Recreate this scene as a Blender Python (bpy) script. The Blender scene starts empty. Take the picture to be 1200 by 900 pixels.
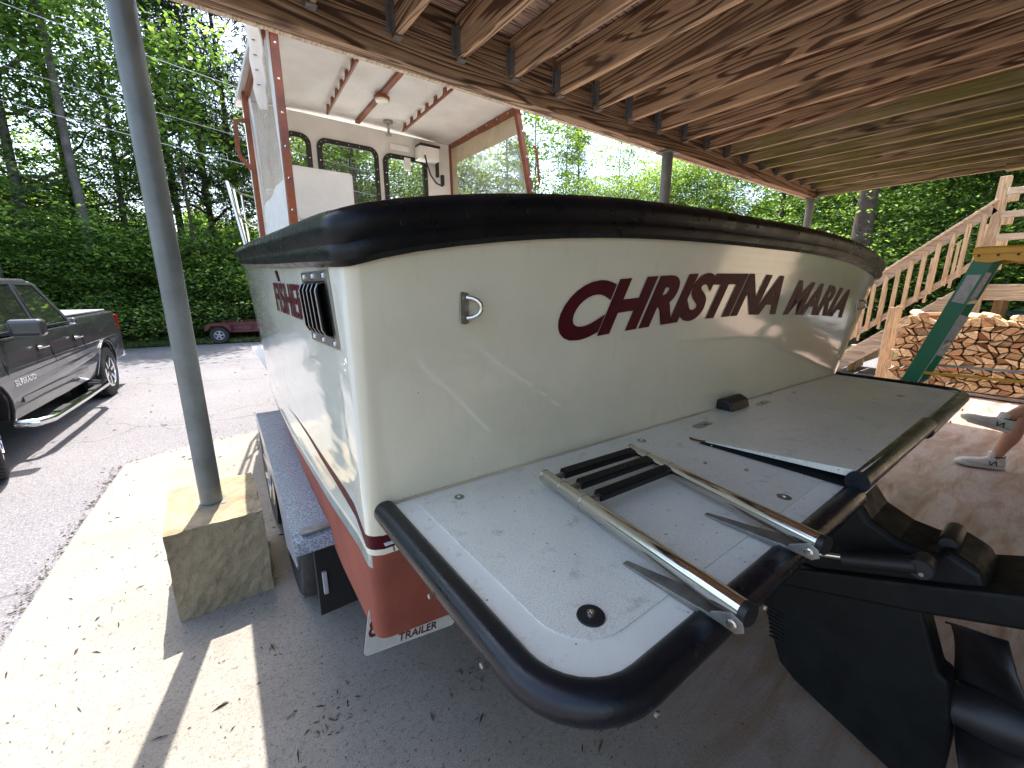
import bpy, bmesh, math, random
import numpy as np
from mathutils import Vector, Matrix
R = math.radians
random.seed(7); rng = np.random.default_rng(11)
S = bpy.context.scene; COL = S.collection

# ------------------------------------------------------------ camera, world, sun, exposure
cd = bpy.data.cameras.new("camera"); cam = bpy.data.objects.new("camera", cd); COL.objects.link(cam)
cd.sensor_width = 36; cd.lens = 14.55; cd.clip_start = 0.02; cd.clip_end = 600
cam.location = (0, 0, 1.6); cam.rotation_euler = (R(90-13.2), 0, R(-36.6)); S.camera = cam
SUN_EL, SUN_AZ = 64.5, 15.0       # azimuth from +Y towards +X
w = bpy.data.worlds.new("World"); S.world = w; w.use_nodes = True
nt = w.node_tree; nt.nodes.clear()
sky = nt.nodes.new('ShaderNodeTexSky'); sky.sky_type = 'NISHITA'; sky.sun_disc = False
sky.sun_elevation = R(SUN_EL); sky.sun_rotation = R(SUN_AZ); sky.air_density = 1.0; sky.dust_density = 2.5; sky.ozone_density = 0.4
bg = nt.nodes.new('ShaderNodeBackground'); bg.inputs[1].default_value = 0.15
wo = nt.nodes.new('ShaderNodeOutputWorld'); nt.links.new(sky.outputs[0], bg.inputs[0]); nt.links.new(bg.outputs[0], wo.inputs[0])
sl = bpy.data.lights.new("sun", 'SUN'); sl.energy = 3.2; sl.angle = R(0.5); sl.color = (1, .95, .88)
so = bpy.data.objects.new("sun", sl); COL.objects.link(so)
sd = Vector((math.sin(R(SUN_AZ))*math.cos(R(SUN_EL)), math.cos(R(SUN_AZ))*math.cos(R(SUN_EL)), math.sin(R(SUN_EL))))
so.rotation_euler = sd.to_track_quat('Z', 'Y').to_euler(); so.location = sd*50
S.view_settings.view_transform = 'Standard'; S.view_settings.look = 'None'
S.view_settings.gamma = 1; S.view_settings.use_curve_mapping = False
S.view_settings.exposure = 2.08
S.cycles.max_bounces = 8; S.cycles.diffuse_bounces = 5; S.cycles.glossy_bounces = 4
S.cycles.transmission_bounces = 5; S.cycles.transparent_max_bounces = 8
S.cycles.sample_clamp_indirect = 8; S.cycles.use_denoising = True
S.cycles.caustics_reflective = False; S.cycles.caustics_refractive = False

# ------------------------------------------------------------ materials
def newmat(n):
    m = bpy.data.materials.new(n); m.use_nodes = True
    return m, m.node_tree, m.node_tree.nodes['Principled BSDF']
def N(t, k, **kw):
    n = t.nodes.new(k)
    for a, v in kw.items(): setattr(n, a, v)
    return n
def ramp(t, src, stops):
    r = N(t, 'ShaderNodeValToRGB'); e = r.color_ramp.elements
    while len(e) < len(stops): e.new(.5)
    for i, (p, c) in enumerate(stops):
        e[i].position = p; e[i].color = (*c, 1) if len(c) == 3 else c
    t.links.new(src, r.inputs[0]); return r.outputs[0]
def noise(t, vec, scale, detail=4, rough=.55, dist=0):
    n = N(t, 'ShaderNodeTexNoise'); n.inputs['Scale'].default_value = scale; n.inputs['Detail'].default_value = detail
    n.inputs['Roughness'].default_value = rough; n.inputs['Distortion'].default_value = dist
    t.links.new(vec, n.inputs['Vector']); return n.outputs['Fac']
def coord(t, scale=(1, 1, 1), kind='Object'):
    c = N(t, 'ShaderNodeTexCoord'); m = N(t, 'ShaderNodeMapping'); m.inputs['Scale'].default_value = scale
    t.links.new(c.outputs[kind], m.inputs['Vector']); return m.outputs[0]
def mix(t, fac, a, b, mode='MIX'):
    m = N(t, 'ShaderNodeMix', data_type='RGBA', blend_type=mode)
    for s, v in ((0, fac), (6, a), (7, b)):
        if hasattr(v, 'is_linked') or isinstance(v, bpy.types.NodeSocket): t.links.new(v, m.inputs[s])
        else: m.inputs[s].default_value = v if s == 0 else (*v, 1)
    return m.outputs[2]
def bump(t, b, h, strength=.3, dist=.01):
    n = N(t, 'ShaderNodeBump'); n.inputs['Strength'].default_value = strength; n.inputs['Distance'].default_value = dist
    t.links.new(h, n.inputs['Height']); t.links.new(n.outputs[0], b.inputs['Normal'])
def simple(name, c, rough=.5, metal=0, var=.15, vs=6, bumps=0, bscale=60, coat=0, rvar=0, spec=.5):
    m, t, b = newmat(name); v = coord(t)
    f = noise(t, v, vs, 5, .6)
    lo = tuple(x*(1-var) for x in c); hi = tuple(min(1, x*(1+var)) for x in c)
    t.links.new(ramp(t, f, [(.3, lo), (.7, hi)]), b.inputs['Base Color'])
    b.inputs['Specular IOR Level'].default_value = spec
    b.inputs['Roughness'].default_value = rough; b.inputs['Metallic'].default_value = metal
    b.inputs['Coat Weight'].default_value = coat; b.inputs['Coat Roughness'].default_value = .06
    if rvar:
        g = noise(t, v, vs*2.3, 4); t.links.new(ramp(t, g, [(.3, (max(0, rough-rvar),)*3), (.7, (min(1, rough+rvar),)*3)]), b.inputs['Roughness'])
    if bumps: bump(t, b, noise(t, v, bscale, 3), bumps, .004)
    return m
M = {}
# glossy moulded hull side / transom
def gel(name, c, rough=.12, wav=.05):
    m, t, b = newmat(name); v = coord(t)
    f = noise(t, v, 2.2, 6, .65); g = noise(t, coord(t, (9, 9, 2.2)), 3, 5, .7)
    c1 = ramp(t, f, [(.3, tuple(x*.9 for x in c)), (.65, c)])
    c2 = mix(t, ramp(t, g, [(.56, (0, 0, 0)), (.78, (.35, .35, .35))]), c1, tuple(x*.72 for x in (c[0], c[1]*.96, c[2]*.9)))
    sp = N(t, 'ShaderNodeTexVoronoi'); sp.inputs['Scale'].default_value = 14; t.links.new(v, sp.inputs['Vector'])
    c3 = mix(t, ramp(t, sp.outputs['Distance'], [(.02, (.7,)*3), (.035, (0, 0, 0))]), c2, (.2, .15, .1))
    t.links.new(c3, b.inputs['Base Color'])
    b.inputs['Roughness'].default_value = rough; b.inputs['Coat Weight'].default_value = .5; b.inputs['Coat Roughness'].default_value = .05
    w1 = noise(t, coord(t, (1, 1, 6)), 1.3, 2, .4)
    bump(t, b, w1, wav, .25)
    return m
M['gel_side'] = gel('hull_gelcoat', (.74, .72, .60), .05, .05)
M['gel_transom'] = gel('transom_gelcoat', (.72, .66, .49), .09, .02)
M['antifoul'] = simple('red_antifouling', (.25, .060, .035), .8, var=.22, vs=5, bumps=.25, bscale=90)
M['greyband'] = simple('grey_band', (.28, .33, .29), .3, var=.25, vs=12, coat=.3)
M['cream'] = simple('cream_stripe', (.75, .70, .55), .3)
M['maroon'] = simple('maroon_vinyl', (.065, .005, .009), .45, var=.2, spec=.15)
M['rubber'] = simple('black_rubber', (.005, .005, .006), .34, spec=.25, var=.5, vs=7, bumps=.12, bscale=120, rvar=.12)
M['trim_rub'] = simple('navy_black_rubber_trim', (.005, .006, .010), .30, spec=.38, var=.5, vs=5, bumps=.10, bscale=200, rvar=.1)
M['blackpaint'] = simple('black_drive_paint', (.0045, .005, .0045), .6, var=.5, vs=9, bumps=.1, rvar=.12)
M['blackpaint'].node_tree.nodes['Principled BSDF'].inputs['Specular IOR Level'].default_value = .25
M['black'] = simple('black_plastic', (.008, .008, .009), .5)
M['hollow'] = simple('dark_hollow', (.003, .003, .003), .9)
M['steel'] = simple('polished_stainless', (.62, .60, .56), .13, 1, var=.06, vs=20, rvar=.05)
M['dullsteel'] = simple('dull_stainless', (.38, .37, .34), .35, 1, var=.15, vs=20)
M['darksteel'] = simple('dirty_stainless', (.27, .26, .24), .4, .8, var=.3, vs=30)
M['galv'] = simple('galvanised_steel', (.24, .25, .26), .45, .7, var=.3, vs=40)
M['chrome'] = simple('chrome', (.8, .8, .82), .07, 1, var=.03)
M['white'] = simple('white_paint', (.76, .74, .70), .45, var=.06, bumps=.1)
M['brownred'] = simple('red_brown_painted_wood', (.21, .055, .016), .5, var=.35, vs=8, bumps=.2, bscale=30, coat=.08)
M['canvas'] = simple('beige_canvas', (.55, .44, .30), .8, var=.12, vs=8, bumps=.3, bscale=150)
M['whitecanvas'] = simple('white_canvas', (.72, .69, .62), .75, var=.1, vs=8, bumps=.3, bscale=90)
M['postgrey'] = simple('grey_post_paint', (.145, .152, .138), .40, var=.25, vs=6, bumps=.1, bscale=50, rvar=.1)
M['tyre'] = simple('tyre_rubber', (.025, .024, .024), .8, var=.3, vs=30)
M['greenfg'] = simple('green_fibreglass', (.008, .16, .075), .38, var=.12, vs=6)
M['yellow'] = simple('yellow_plastic', (.72, .36, .02), .4, var=.08)
M['sticker'] = simple('grey_sticker', (.42, .40, .38), .5, var=.25, vs=60)
M['teal'] = simple('teal_plastic', (.02, .12, .14), .4)
M['siding'] = simple('tan_siding', (.70, .58, .42), .8, var=.08)
M['redmetal'] = simple('dark_red_metal', (.10, .012, .014), .5)
M['grey'] = simple('grey_metal', (.35, .35, .36), .5)
M['skin'] = simple('skin', (.50, .26, .17), .5, var=.12, vs=9, bumps=.15, bscale=120)
M['skin'].node_tree.nodes['Principled BSDF'].inputs['Subsurface Weight'].default_value = .08
M['shoe'] = simple('shoe_leather', (.62, .61, .58), .6, var=.15, vs=25, bumps=.3, bscale=100)
M['sock'] = simple('sock_cotton', (.75, .75, .74), .9)
M['shorts'] = simple('khaki_cloth', (.30, .25, .17), .9, bumps=.3)
M['shirt'] = simple('blue_cloth', (.08, .14, .28), .9, bumps=.3)
M['hair'] = simple('brown_hair', (.06, .035, .02), .7)
M['lamp'] = simple('lamp_lens', (.8, .78, .68), .3)
M['textred'] = simple('plate_maroon', (.10, .01, .015), .5)
M['plate'] = simple('plate_white', (.52, .52, .45), .5, var=.12, vs=30)
M['tail'] = simple('red_lens', (.25, .01, .01), .2)

# truck paint
m, t, b = newmat('charcoal_car_paint'); v = coord(t)
t.links.new(ramp(t, noise(t, v, 3, 5), [(.3, (.022, .022, .027)), (.7, (.034, .034, .040))]), b.inputs['Base Color'])
b.inputs['Roughness'].default_value = .35; b.inputs['Metallic'].default_value = .0; b.inputs['Coat Weight'].default_value = 1; b.inputs['Coat Roughness'].default_value = .03
bump(t, b, noise(t, v, 2.0, 2), .05, .1); M['paint'] = m
m, t, b = newmat('tinted_glass'); b.inputs['Base Color'].default_value = (.012, .014, .013, 1); b.inputs['Roughness'].default_value = .04
b.inputs['Coat Weight'].default_value = 1; M['tint'] = m
# clear window: mostly transparent with a dusty reflection
def clear(name, fac, col):
    m = bpy.data.materials.new(name); m.use_nodes = True; t = m.node_tree; t.nodes.clear()
    o = N(t, 'ShaderNodeOutputMaterial'); tr = N(t, 'ShaderNodeBsdfTransparent'); tr.inputs[0].default_value = (*col, 1)
    pr = N(t, 'ShaderNodeBsdfPrincipled'); pr.inputs['Base Color'].default_value = (.6, .6, .55, 1); pr.inputs['Roughness'].default_value = .12
    v = coord(t); f = ramp(t, noise(t, v, 7, 5, .7), [(.3, (fac*.5,)*3), (.75, (fac*1.8,)*3)])
    mx = N(t, 'ShaderNodeMixShader'); t.links.new(f, mx.inputs[0]); t.links.new(tr.outputs[0], mx.inputs[1]); t.links.new(pr.outputs[0], mx.inputs[2])
    bp = N(t, 'ShaderNodeBump'); bp.inputs['Strength'].default_value = .3; bp.inputs['Distance'].default_value = .02
    t.links.new(noise(t, coord(t, (2, 2, .6)), 6, 3), bp.inputs['Height']); t.links.new(bp.outputs[0], pr.inputs['Normal'])
    t.links.new(mx.outputs[0], o.inputs[0]); return m
M['vinyl'] = clear('clear_vinyl', .34, (.90, .90, .86)); M['glass'] = clear('window_glass', .07, (.9, .93, .9))
# nonskid deck
def deckmat(name, c, spk):
    m, t, b = newmat(name); v = coord(t)
    base = ramp(t, noise(t, v, 3.5, 5, .6), [(.3, tuple(x*.86 for x in c)), (.7, c)])
    fine = noise(t, v, 480, 2, .5)
    base = mix(t, ramp(t, fine, [(.36, (.7*spk,)*3), (.46, (0, 0, 0))]), base, (.26, .24, .19))
    dirt = noise(t, v, 16, 6, .75)
    base = mix(t, ramp(t, dirt, [(.56, (0, 0, 0)), (.70, (.5,)*3)]), base, (.30, .25, .17))
    vo = N(t, 'ShaderNodeTexVoronoi'); vo.inputs['Scale'].default_value = 34; t.links.new(v, vo.inputs[0])
    base = mix(t, ramp(t, vo.outputs['Distance'], [(.05, (.9,)*3), (.09, (0, 0, 0))]), base, (.10, .07, .04))
    t.links.new(base, b.inputs['Base Color']); b.inputs['Roughness'].default_value = .42; b.inputs['Coat Weight'].default_value = .12
    bump(t, b, fine, .5*spk+.05, .002); return m
M['nonskid'] = deckmat('nonskid_deck', (.80, .775, .67), .8); M['smoothdeck'] = deckmat('smooth_deck_margin', (.80, .78, .69), .15)
# ceiling (fibrous white)
m, t, b = newmat('fibreglass_ceiling'); v = coord(t); f = noise(t, v, 45, 4, .7)
t.links.new(ramp(t, noise(t, v, 3, 5), [(.3, (.62, .58, .53)), (.7, (.76, .73, .69))]), b.inputs['Base Color']); b.inputs['Roughness'].default_value = .5
bump(t, b, f, .8, .006); M['ceil'] = m
# wood: grain stretched along one axis
def wood(name, c1, c2, axis, rough=.8, knots=True, moss=False, fine=1):
    m, t, b = newmat(name); s = [7, 7, 7]; s[axis] = .5
    oi = N(t, 'ShaderNodeObjectInfo'); tc = N(t, 'ShaderNodeTexCoord'); add = N(t, 'ShaderNodeVectorMath', operation='MULTIPLY_ADD')
    cb = N(t, 'ShaderNodeCombineXYZ')
    for i in range(3): t.links.new(oi.outputs['Random'], cb.inputs[i])
    add.inputs[1].default_value = (17, 23, 11)
    t.links.new(cb.outputs[0], add.inputs[0]); t.links.new(tc.outputs['Object'], add.inputs[2])
    mp = N(t, 'ShaderNodeMapping'); mp.inputs['Scale'].default_value = s; t.links.new(add.outputs[0], mp.inputs[0])
    g0 = noise(t, mp.outputs[0], 1.1*fine, 3, .5, .6)
    mu = N(t, 'ShaderNodeMath', operation='MULTIPLY'); mu.inputs[1].default_value = 26; t.links.new(g0, mu.inputs[0])
    fr = N(t, 'ShaderNodeMath', operation='PINGPONG'); fr.inputs[1].default_value = 1; t.links.new(mu.outputs[0], fr.inputs[0])
    s2 = [60, 60, 60]; s2[axis] = 2
    mp2 = N(t, 'ShaderNodeMapping'); mp2.inputs['Scale'].default_value = s2; t.links.new(add.outputs[0], mp2.inputs[0])
    g1 = noise(t, mp2.outputs[0], 1, 4, .6)
    base = ramp(t, fr.outputs[0], [(.0, tuple(x*.8 for x in c1)), (.22, c1), (.5, c2), (1, tuple(a*.2+b_*.8 for a, b_ in zip(c1, c2)))])
    base = mix(t, ramp(t, g1, [(.35, (.5,)*3), (.65, (0, 0, 0))]), base, tuple(x*.5 for x in c1))
    if knots:
        s3 = [5, 5, 5]; s3[axis] = 1.6
        mp3 = N(t, 'ShaderNodeMapping'); mp3.inputs['Scale'].default_value = s3; t.links.new(add.outputs[0], mp3.inputs[0])
        vo = N(t, 'ShaderNodeTexVoronoi'); vo.inputs['Scale'].default_value = 1.25; t.links.new(mp3.outputs[0], vo.inputs['Vector'])
        base = mix(t, ramp(t, vo.outputs['Distance'], [(.05, (.95,)*3), (.15, (.35,)*3), (.19, (0, 0, 0))]), base, (.03, .015, .01))
    blot = noise(t, add.outputs[0], 1.8, 5, .6)
    base = mix(t, ramp(t, blot, [(.5, (0, 0, 0)), (.7, (.55,)*3)]), base, tuple(x*.5 for x in c2))
    if moss:
        ms = noise(t, mp2.outputs[0], .25, 4, .7); ms2 = noise(t, add.outputs[0], 1.1, 4)
        base = mix(t, ramp(t, ms2, [(.42, (0, 0, 0)), (.6, (.9,)*3)]), base, (.20, .19, .06))
        base = mix(t, ramp(t, ms, [(.5, (0, 0, 0)), (.62, (.7,)*3)]), base, (.06, .055, .03))
    t.links.new(base, b.inputs['Base Color']); b.inputs['Roughness'].default_value = rough
    mm = N(t, 'ShaderNodeMath', operation='ADD'); t.links.new(fr.outputs[0], mm.inputs[0]); t.links.new(g1, mm.inputs[1])
    bump(t, b, mm.outputs[0], .55, .004); return m
M['joist'] = wood('weathered_joist', (.10, .044, .02), (.50, .325, .19), 1, fine=.7)
M['joistmoss'] = wood('algae_stained_joist', (.17, .12, .065), (.50, .40, .24), 1, moss=True, fine=.7)
M['beam'] = wood('weathered_beam', (.07, .034, .018), (.38, .25, .155), 0, fine=.55)
M['boards'] = wood('deck_board_underside', (.10, .05, .035), (.42, .28, .21), 0, knots=False, fine=.8)
M['lumber'] = wood('new_lumber', (.47, .31, .16), (.66, .49, .31), 2, knots=False)
M['lumber_y'] = wood('new_lumber_rail', (.47, .36, .25), (.66, .54, .40), 1, knots=False)
M['greylumber'] = wood('grey_lumber', (.30, .24, .20), (.48, .40, .34), 1, knots=False)
# split log ends
m, t, b = newmat('split_firewood'); oi = N(t, 'ShaderNodeObjectInfo')
tone = ramp(t, oi.outputs['Random'], [(0, (.30, .14, .065)), (.2, (.58, .38, .20)), (.6, (.74, .57, .35)), (.85, (.68, .48, .27)), (1, (.38, .18, .08))])
gr = noise(t, coord(t, (3, 40, 40)), 1, 4, .6)
t.links.new(mix(t, ramp(t, gr, [(.35, (.55,)*3), (.6, (0, 0, 0))]), tone, (.16, .08, .04)), b.inputs['Base Color']); b.inputs['Roughness'].default_value = .85
bump(t, b, gr, .6, .006); M['log'] = m
M['bark'] = simple('bark', (.06, .045, .035), .95, var=.5, vs=8, bumps=.9, bscale=18)
M['greybark'] = simple('grey_bark', (.12, .11, .10), .95, var=.4, vs=6, bumps=.9, bscale=16)
# leaves
def leafmat(name, cs, trans=.45):
    m = bpy.data.materials.new(name); m.use_nodes = True; t = m.node_tree; t.nodes.clear()
    o = N(t, 'ShaderNodeOutputMaterial'); g = N(t, 'ShaderNodeNewGeometry')
    n = noise(t, coord(t), .55, 3)
    mth = N(t, 'ShaderNodeMath', operation='ADD'); t.links.new(g.outputs['Random Per Island'], mth.inputs[0])
    sc = N(t, 'ShaderNodeMath', operation='MULTIPLY_ADD'); sc.inputs[1].default_value = 1.6; sc.inputs[2].default_value = -.8; t.links.new(n, sc.inputs[0]); t.links.new(sc.outputs[0], mth.inputs[1])
    c = ramp(t, mth.outputs[0], [(0, cs[0]), (.45, cs[1]), (1, cs[2])])
    d = N(t, 'ShaderNodeBsdfPrincipled'); t.links.new(c, d.inputs['Base Color']); d.inputs['Roughness'].default_value = .42
    tr = N(t, 'ShaderNodeBsdfTranslucent'); t.links.new(mix(t, 1.0, c, (1.6, 1.7, .7), 'MULTIPLY'), tr.inputs[0])
    d.inputs['Specular IOR Level'].default_value = .8
    mx = N(t, 'ShaderNodeMixShader'); mx.inputs[0].default_value = trans
    t.links.new(d.outputs[0], mx.inputs[1]); t.links.new(tr.outputs[0], mx.inputs[2]); t.links.new(mx.outputs[0], o.inputs[0]); return m
M['leaf'] = leafmat('maple_leaf', [(.05, .09, .03), (.12, .20, .06), (.25, .36, .12)], .6)
M['leafbright'] = leafmat('bright_leaf', [(.08, .13, .035), (.16, .24, .06), (.28, .36, .11)], .6)
M['leafdark'] = leafmat('dark_leaf', [(.045, .08, .03), (.12, .19, .06), (.24, .34, .12)], .6)
M['needle'] = leafmat('pine_needle', [(.015, .03, .014), (.035, .06, .022), (.07, .10, .035)], .2)
M['grass'] = leafmat('grass_blade', [(.05, .09, .02), (.10, .16, .035), (.2, .22, .07)], .4)
M['litter'] = simple('dry_leaf_litter', (.055, .036, .02), .9, var=.5, vs=30)
# concrete slab
m, t, b = newmat('concrete'); v = coord(t)
c0 = ramp(t, noise(t, v, 1.3, 6, .6), [(.3, (.20, .18, .148)), (.7, (.295, .268, .225))])
c0 = mix(t, ramp(t, noise(t, v, 9, 7, .75), [(.5, (0, 0, 0)), (.72, (.5,)*3)]), c0, (.16, .145, .125))
c0 = mix(t, ramp(t, noise(t, v, 55, 5, .8), [(.53, (0, 0, 0)), (.66, (.85,)*3)]), c0, (.07, .06, .045))
c0 = mix(t, ramp(t, noise(t, v, 210, 3, .8), [(.38, (.8,)*3), (.48, (0, 0, 0))]), c0, (.07, .065, .06))
c0 = mix(t, ramp(t, noise(t, coord(t, (1, 1.6, 1)), 26, 7, .8, .6), [(.60, (0, 0, 0)), (.70, (.8,)*3)]), c0, (.09, .06, .035))
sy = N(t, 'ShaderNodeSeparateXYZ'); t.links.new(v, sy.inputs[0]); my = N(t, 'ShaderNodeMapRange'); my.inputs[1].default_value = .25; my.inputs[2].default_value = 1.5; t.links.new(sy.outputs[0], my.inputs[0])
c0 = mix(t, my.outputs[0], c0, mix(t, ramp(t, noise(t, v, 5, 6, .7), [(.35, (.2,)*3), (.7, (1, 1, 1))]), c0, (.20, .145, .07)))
# smooth reddish worn floor farther in under the deck (a real surface finish of the inner slab)
sx = N(t, 'ShaderNodeSeparateXYZ'); t.links.new(v, sx.inputs[0])
ed = N(t, 'ShaderNodeMapRange'); ed.inputs[1].default_value = .9; ed.inputs[2].default_value = 2.4; t.links.new(sx.outputs[0], ed.inputs[0])
st = noise(t, coord(t, (.7, 3.2, 1)), 2.4, 7, .7, .8)
c1 = ramp(t, st, [(.28, (.16, .075, .05)), (.42, (.29, .19, .145)), (.55, (.38, .30, .27)), (.75, (.45, .38, .36))])
c1 = mix(t, ramp(t, noise(t, v, 1.1, 5, .6), [(.55, (0, 0, 0)), (.72, (.6,)*3)]), c1, (.20, .11, .05))
c1 = mix(t, ramp(t, noise(t, coord(t, (2, 14, 1)), 6, 6, .7), [(.55, (0, 0, 0)), (.7, (.6,)*3)]), c1, (.10, .07, .06))
cc = mix(t, ed.outputs[0], c0, c1)
br = N(t, 'ShaderNodeMapRange'); br.inputs[1].default_value = 0; br.inputs[2].default_value = 1.2; t.links.new(sx.outputs[0], br.inputs[0])
t.links.new(cc, b.inputs['Base Color'])
rr = N(t, 'ShaderNodeMapRange'); rr.inputs[1].default_value = .9; rr.inputs[2].default_value = 2.4; rr.inputs[3].default_value = .85; rr.inputs[4].default_value = .42
t.links.new(sx.outputs[0], rr.inputs[0]); t.links.new(rr.outputs[0], b.inputs['Roughness'])
bump(t, b, noise(t, v, 90, 5, .7), .35, .006); M['concrete'] = m
m, t, b = newmat('block_concrete'); v = coord(t)
c0 = ramp(t, noise(t, v, 6, 6, .7), [(.3, (.20, .155, .09)), (.7, (.38, .315, .21))])
vo = N(t, 'ShaderNodeTexVoronoi'); vo.inputs['Scale'].default_value = 55; t.links.new(v, vo.inputs[0])
pit = ramp(t, vo.outputs['Distance'], [(.05, (0, 0, 0)), (.3, (1, 1, 1))])
c0 = mix(t, ramp(t, noise(t, v, 90, 3), [(.31, (.6,)*3), (.38, (0, 0, 0))]), c0, (.10, .08, .055)); t.links.new(c0, b.inputs['Base Color']); b.inputs['Roughness'].default_value = .95
bump(t, b, noise(t, v, 60, 6, .8), .9, .01); M['block'] = m
m, t, b = newmat('old_asphalt'); v = coord(t)
c0 = ramp(t, noise(t, v, .5, 5, .6), [(.3, (.13, .125, .135)), (.7, (.18, .172, .18))])
c0 = mix(t, ramp(t, noise(t, v, 75, 3, .7), [(.34, (.8,)*3), (.5, (0, 0, 0))]), c0, (.06, .055, .06))
c0 = mix(t, ramp(t, noise(t, v, 110, 2, .7), [(.56, (0, 0, 0)), (.68, (.8,)*3)]), c0, (.36, .34, .34))
vo = N(t, 'ShaderNodeTexVoronoi', feature='DISTANCE_TO_EDGE'); vo.inputs['Scale'].default_value = .45; 
wv = N(t, 'ShaderNodeVectorMath', operation='ADD'); nn = N(t, 'ShaderNodeTexNoise'); nn.inputs['Scale'].default_value = 1.5; t.links.new(v, nn.inputs[0]); t.links.new(nn.outputs['Color'], wv.inputs[0]); t.links.new(v, wv.inputs[1]); t.links.new(wv.outputs[0], vo.inputs[0])
c0 = mix(t, ramp(t, vo.outputs['Distance'], [(.002, (.6,)*3), (.008, (0, 0, 0))]), c0, (.05, .045, .04))
t.links.new(c0, b.inputs['Base Color']); b.inputs['Roughness'].default_value = .9
bump(t, b, noise(t, v, 80, 4, .7), .8, .012); M['asphalt'] = m
m, t, b = newmat('forest_floor'); v = coord(t)
t.links.new(ramp(t, noise(t, v, 1.5, 7, .7), [(.3, (.035, .028, .015)), (.5, (.05, .055, .02)), (.7, (.075, .09, .03))]), b.inputs['Base Color']); b.inputs['Roughness'].default_value = 1
bump(t, b, noise(t, v, 12, 5), 1, .05); M['soil'] = m

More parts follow.
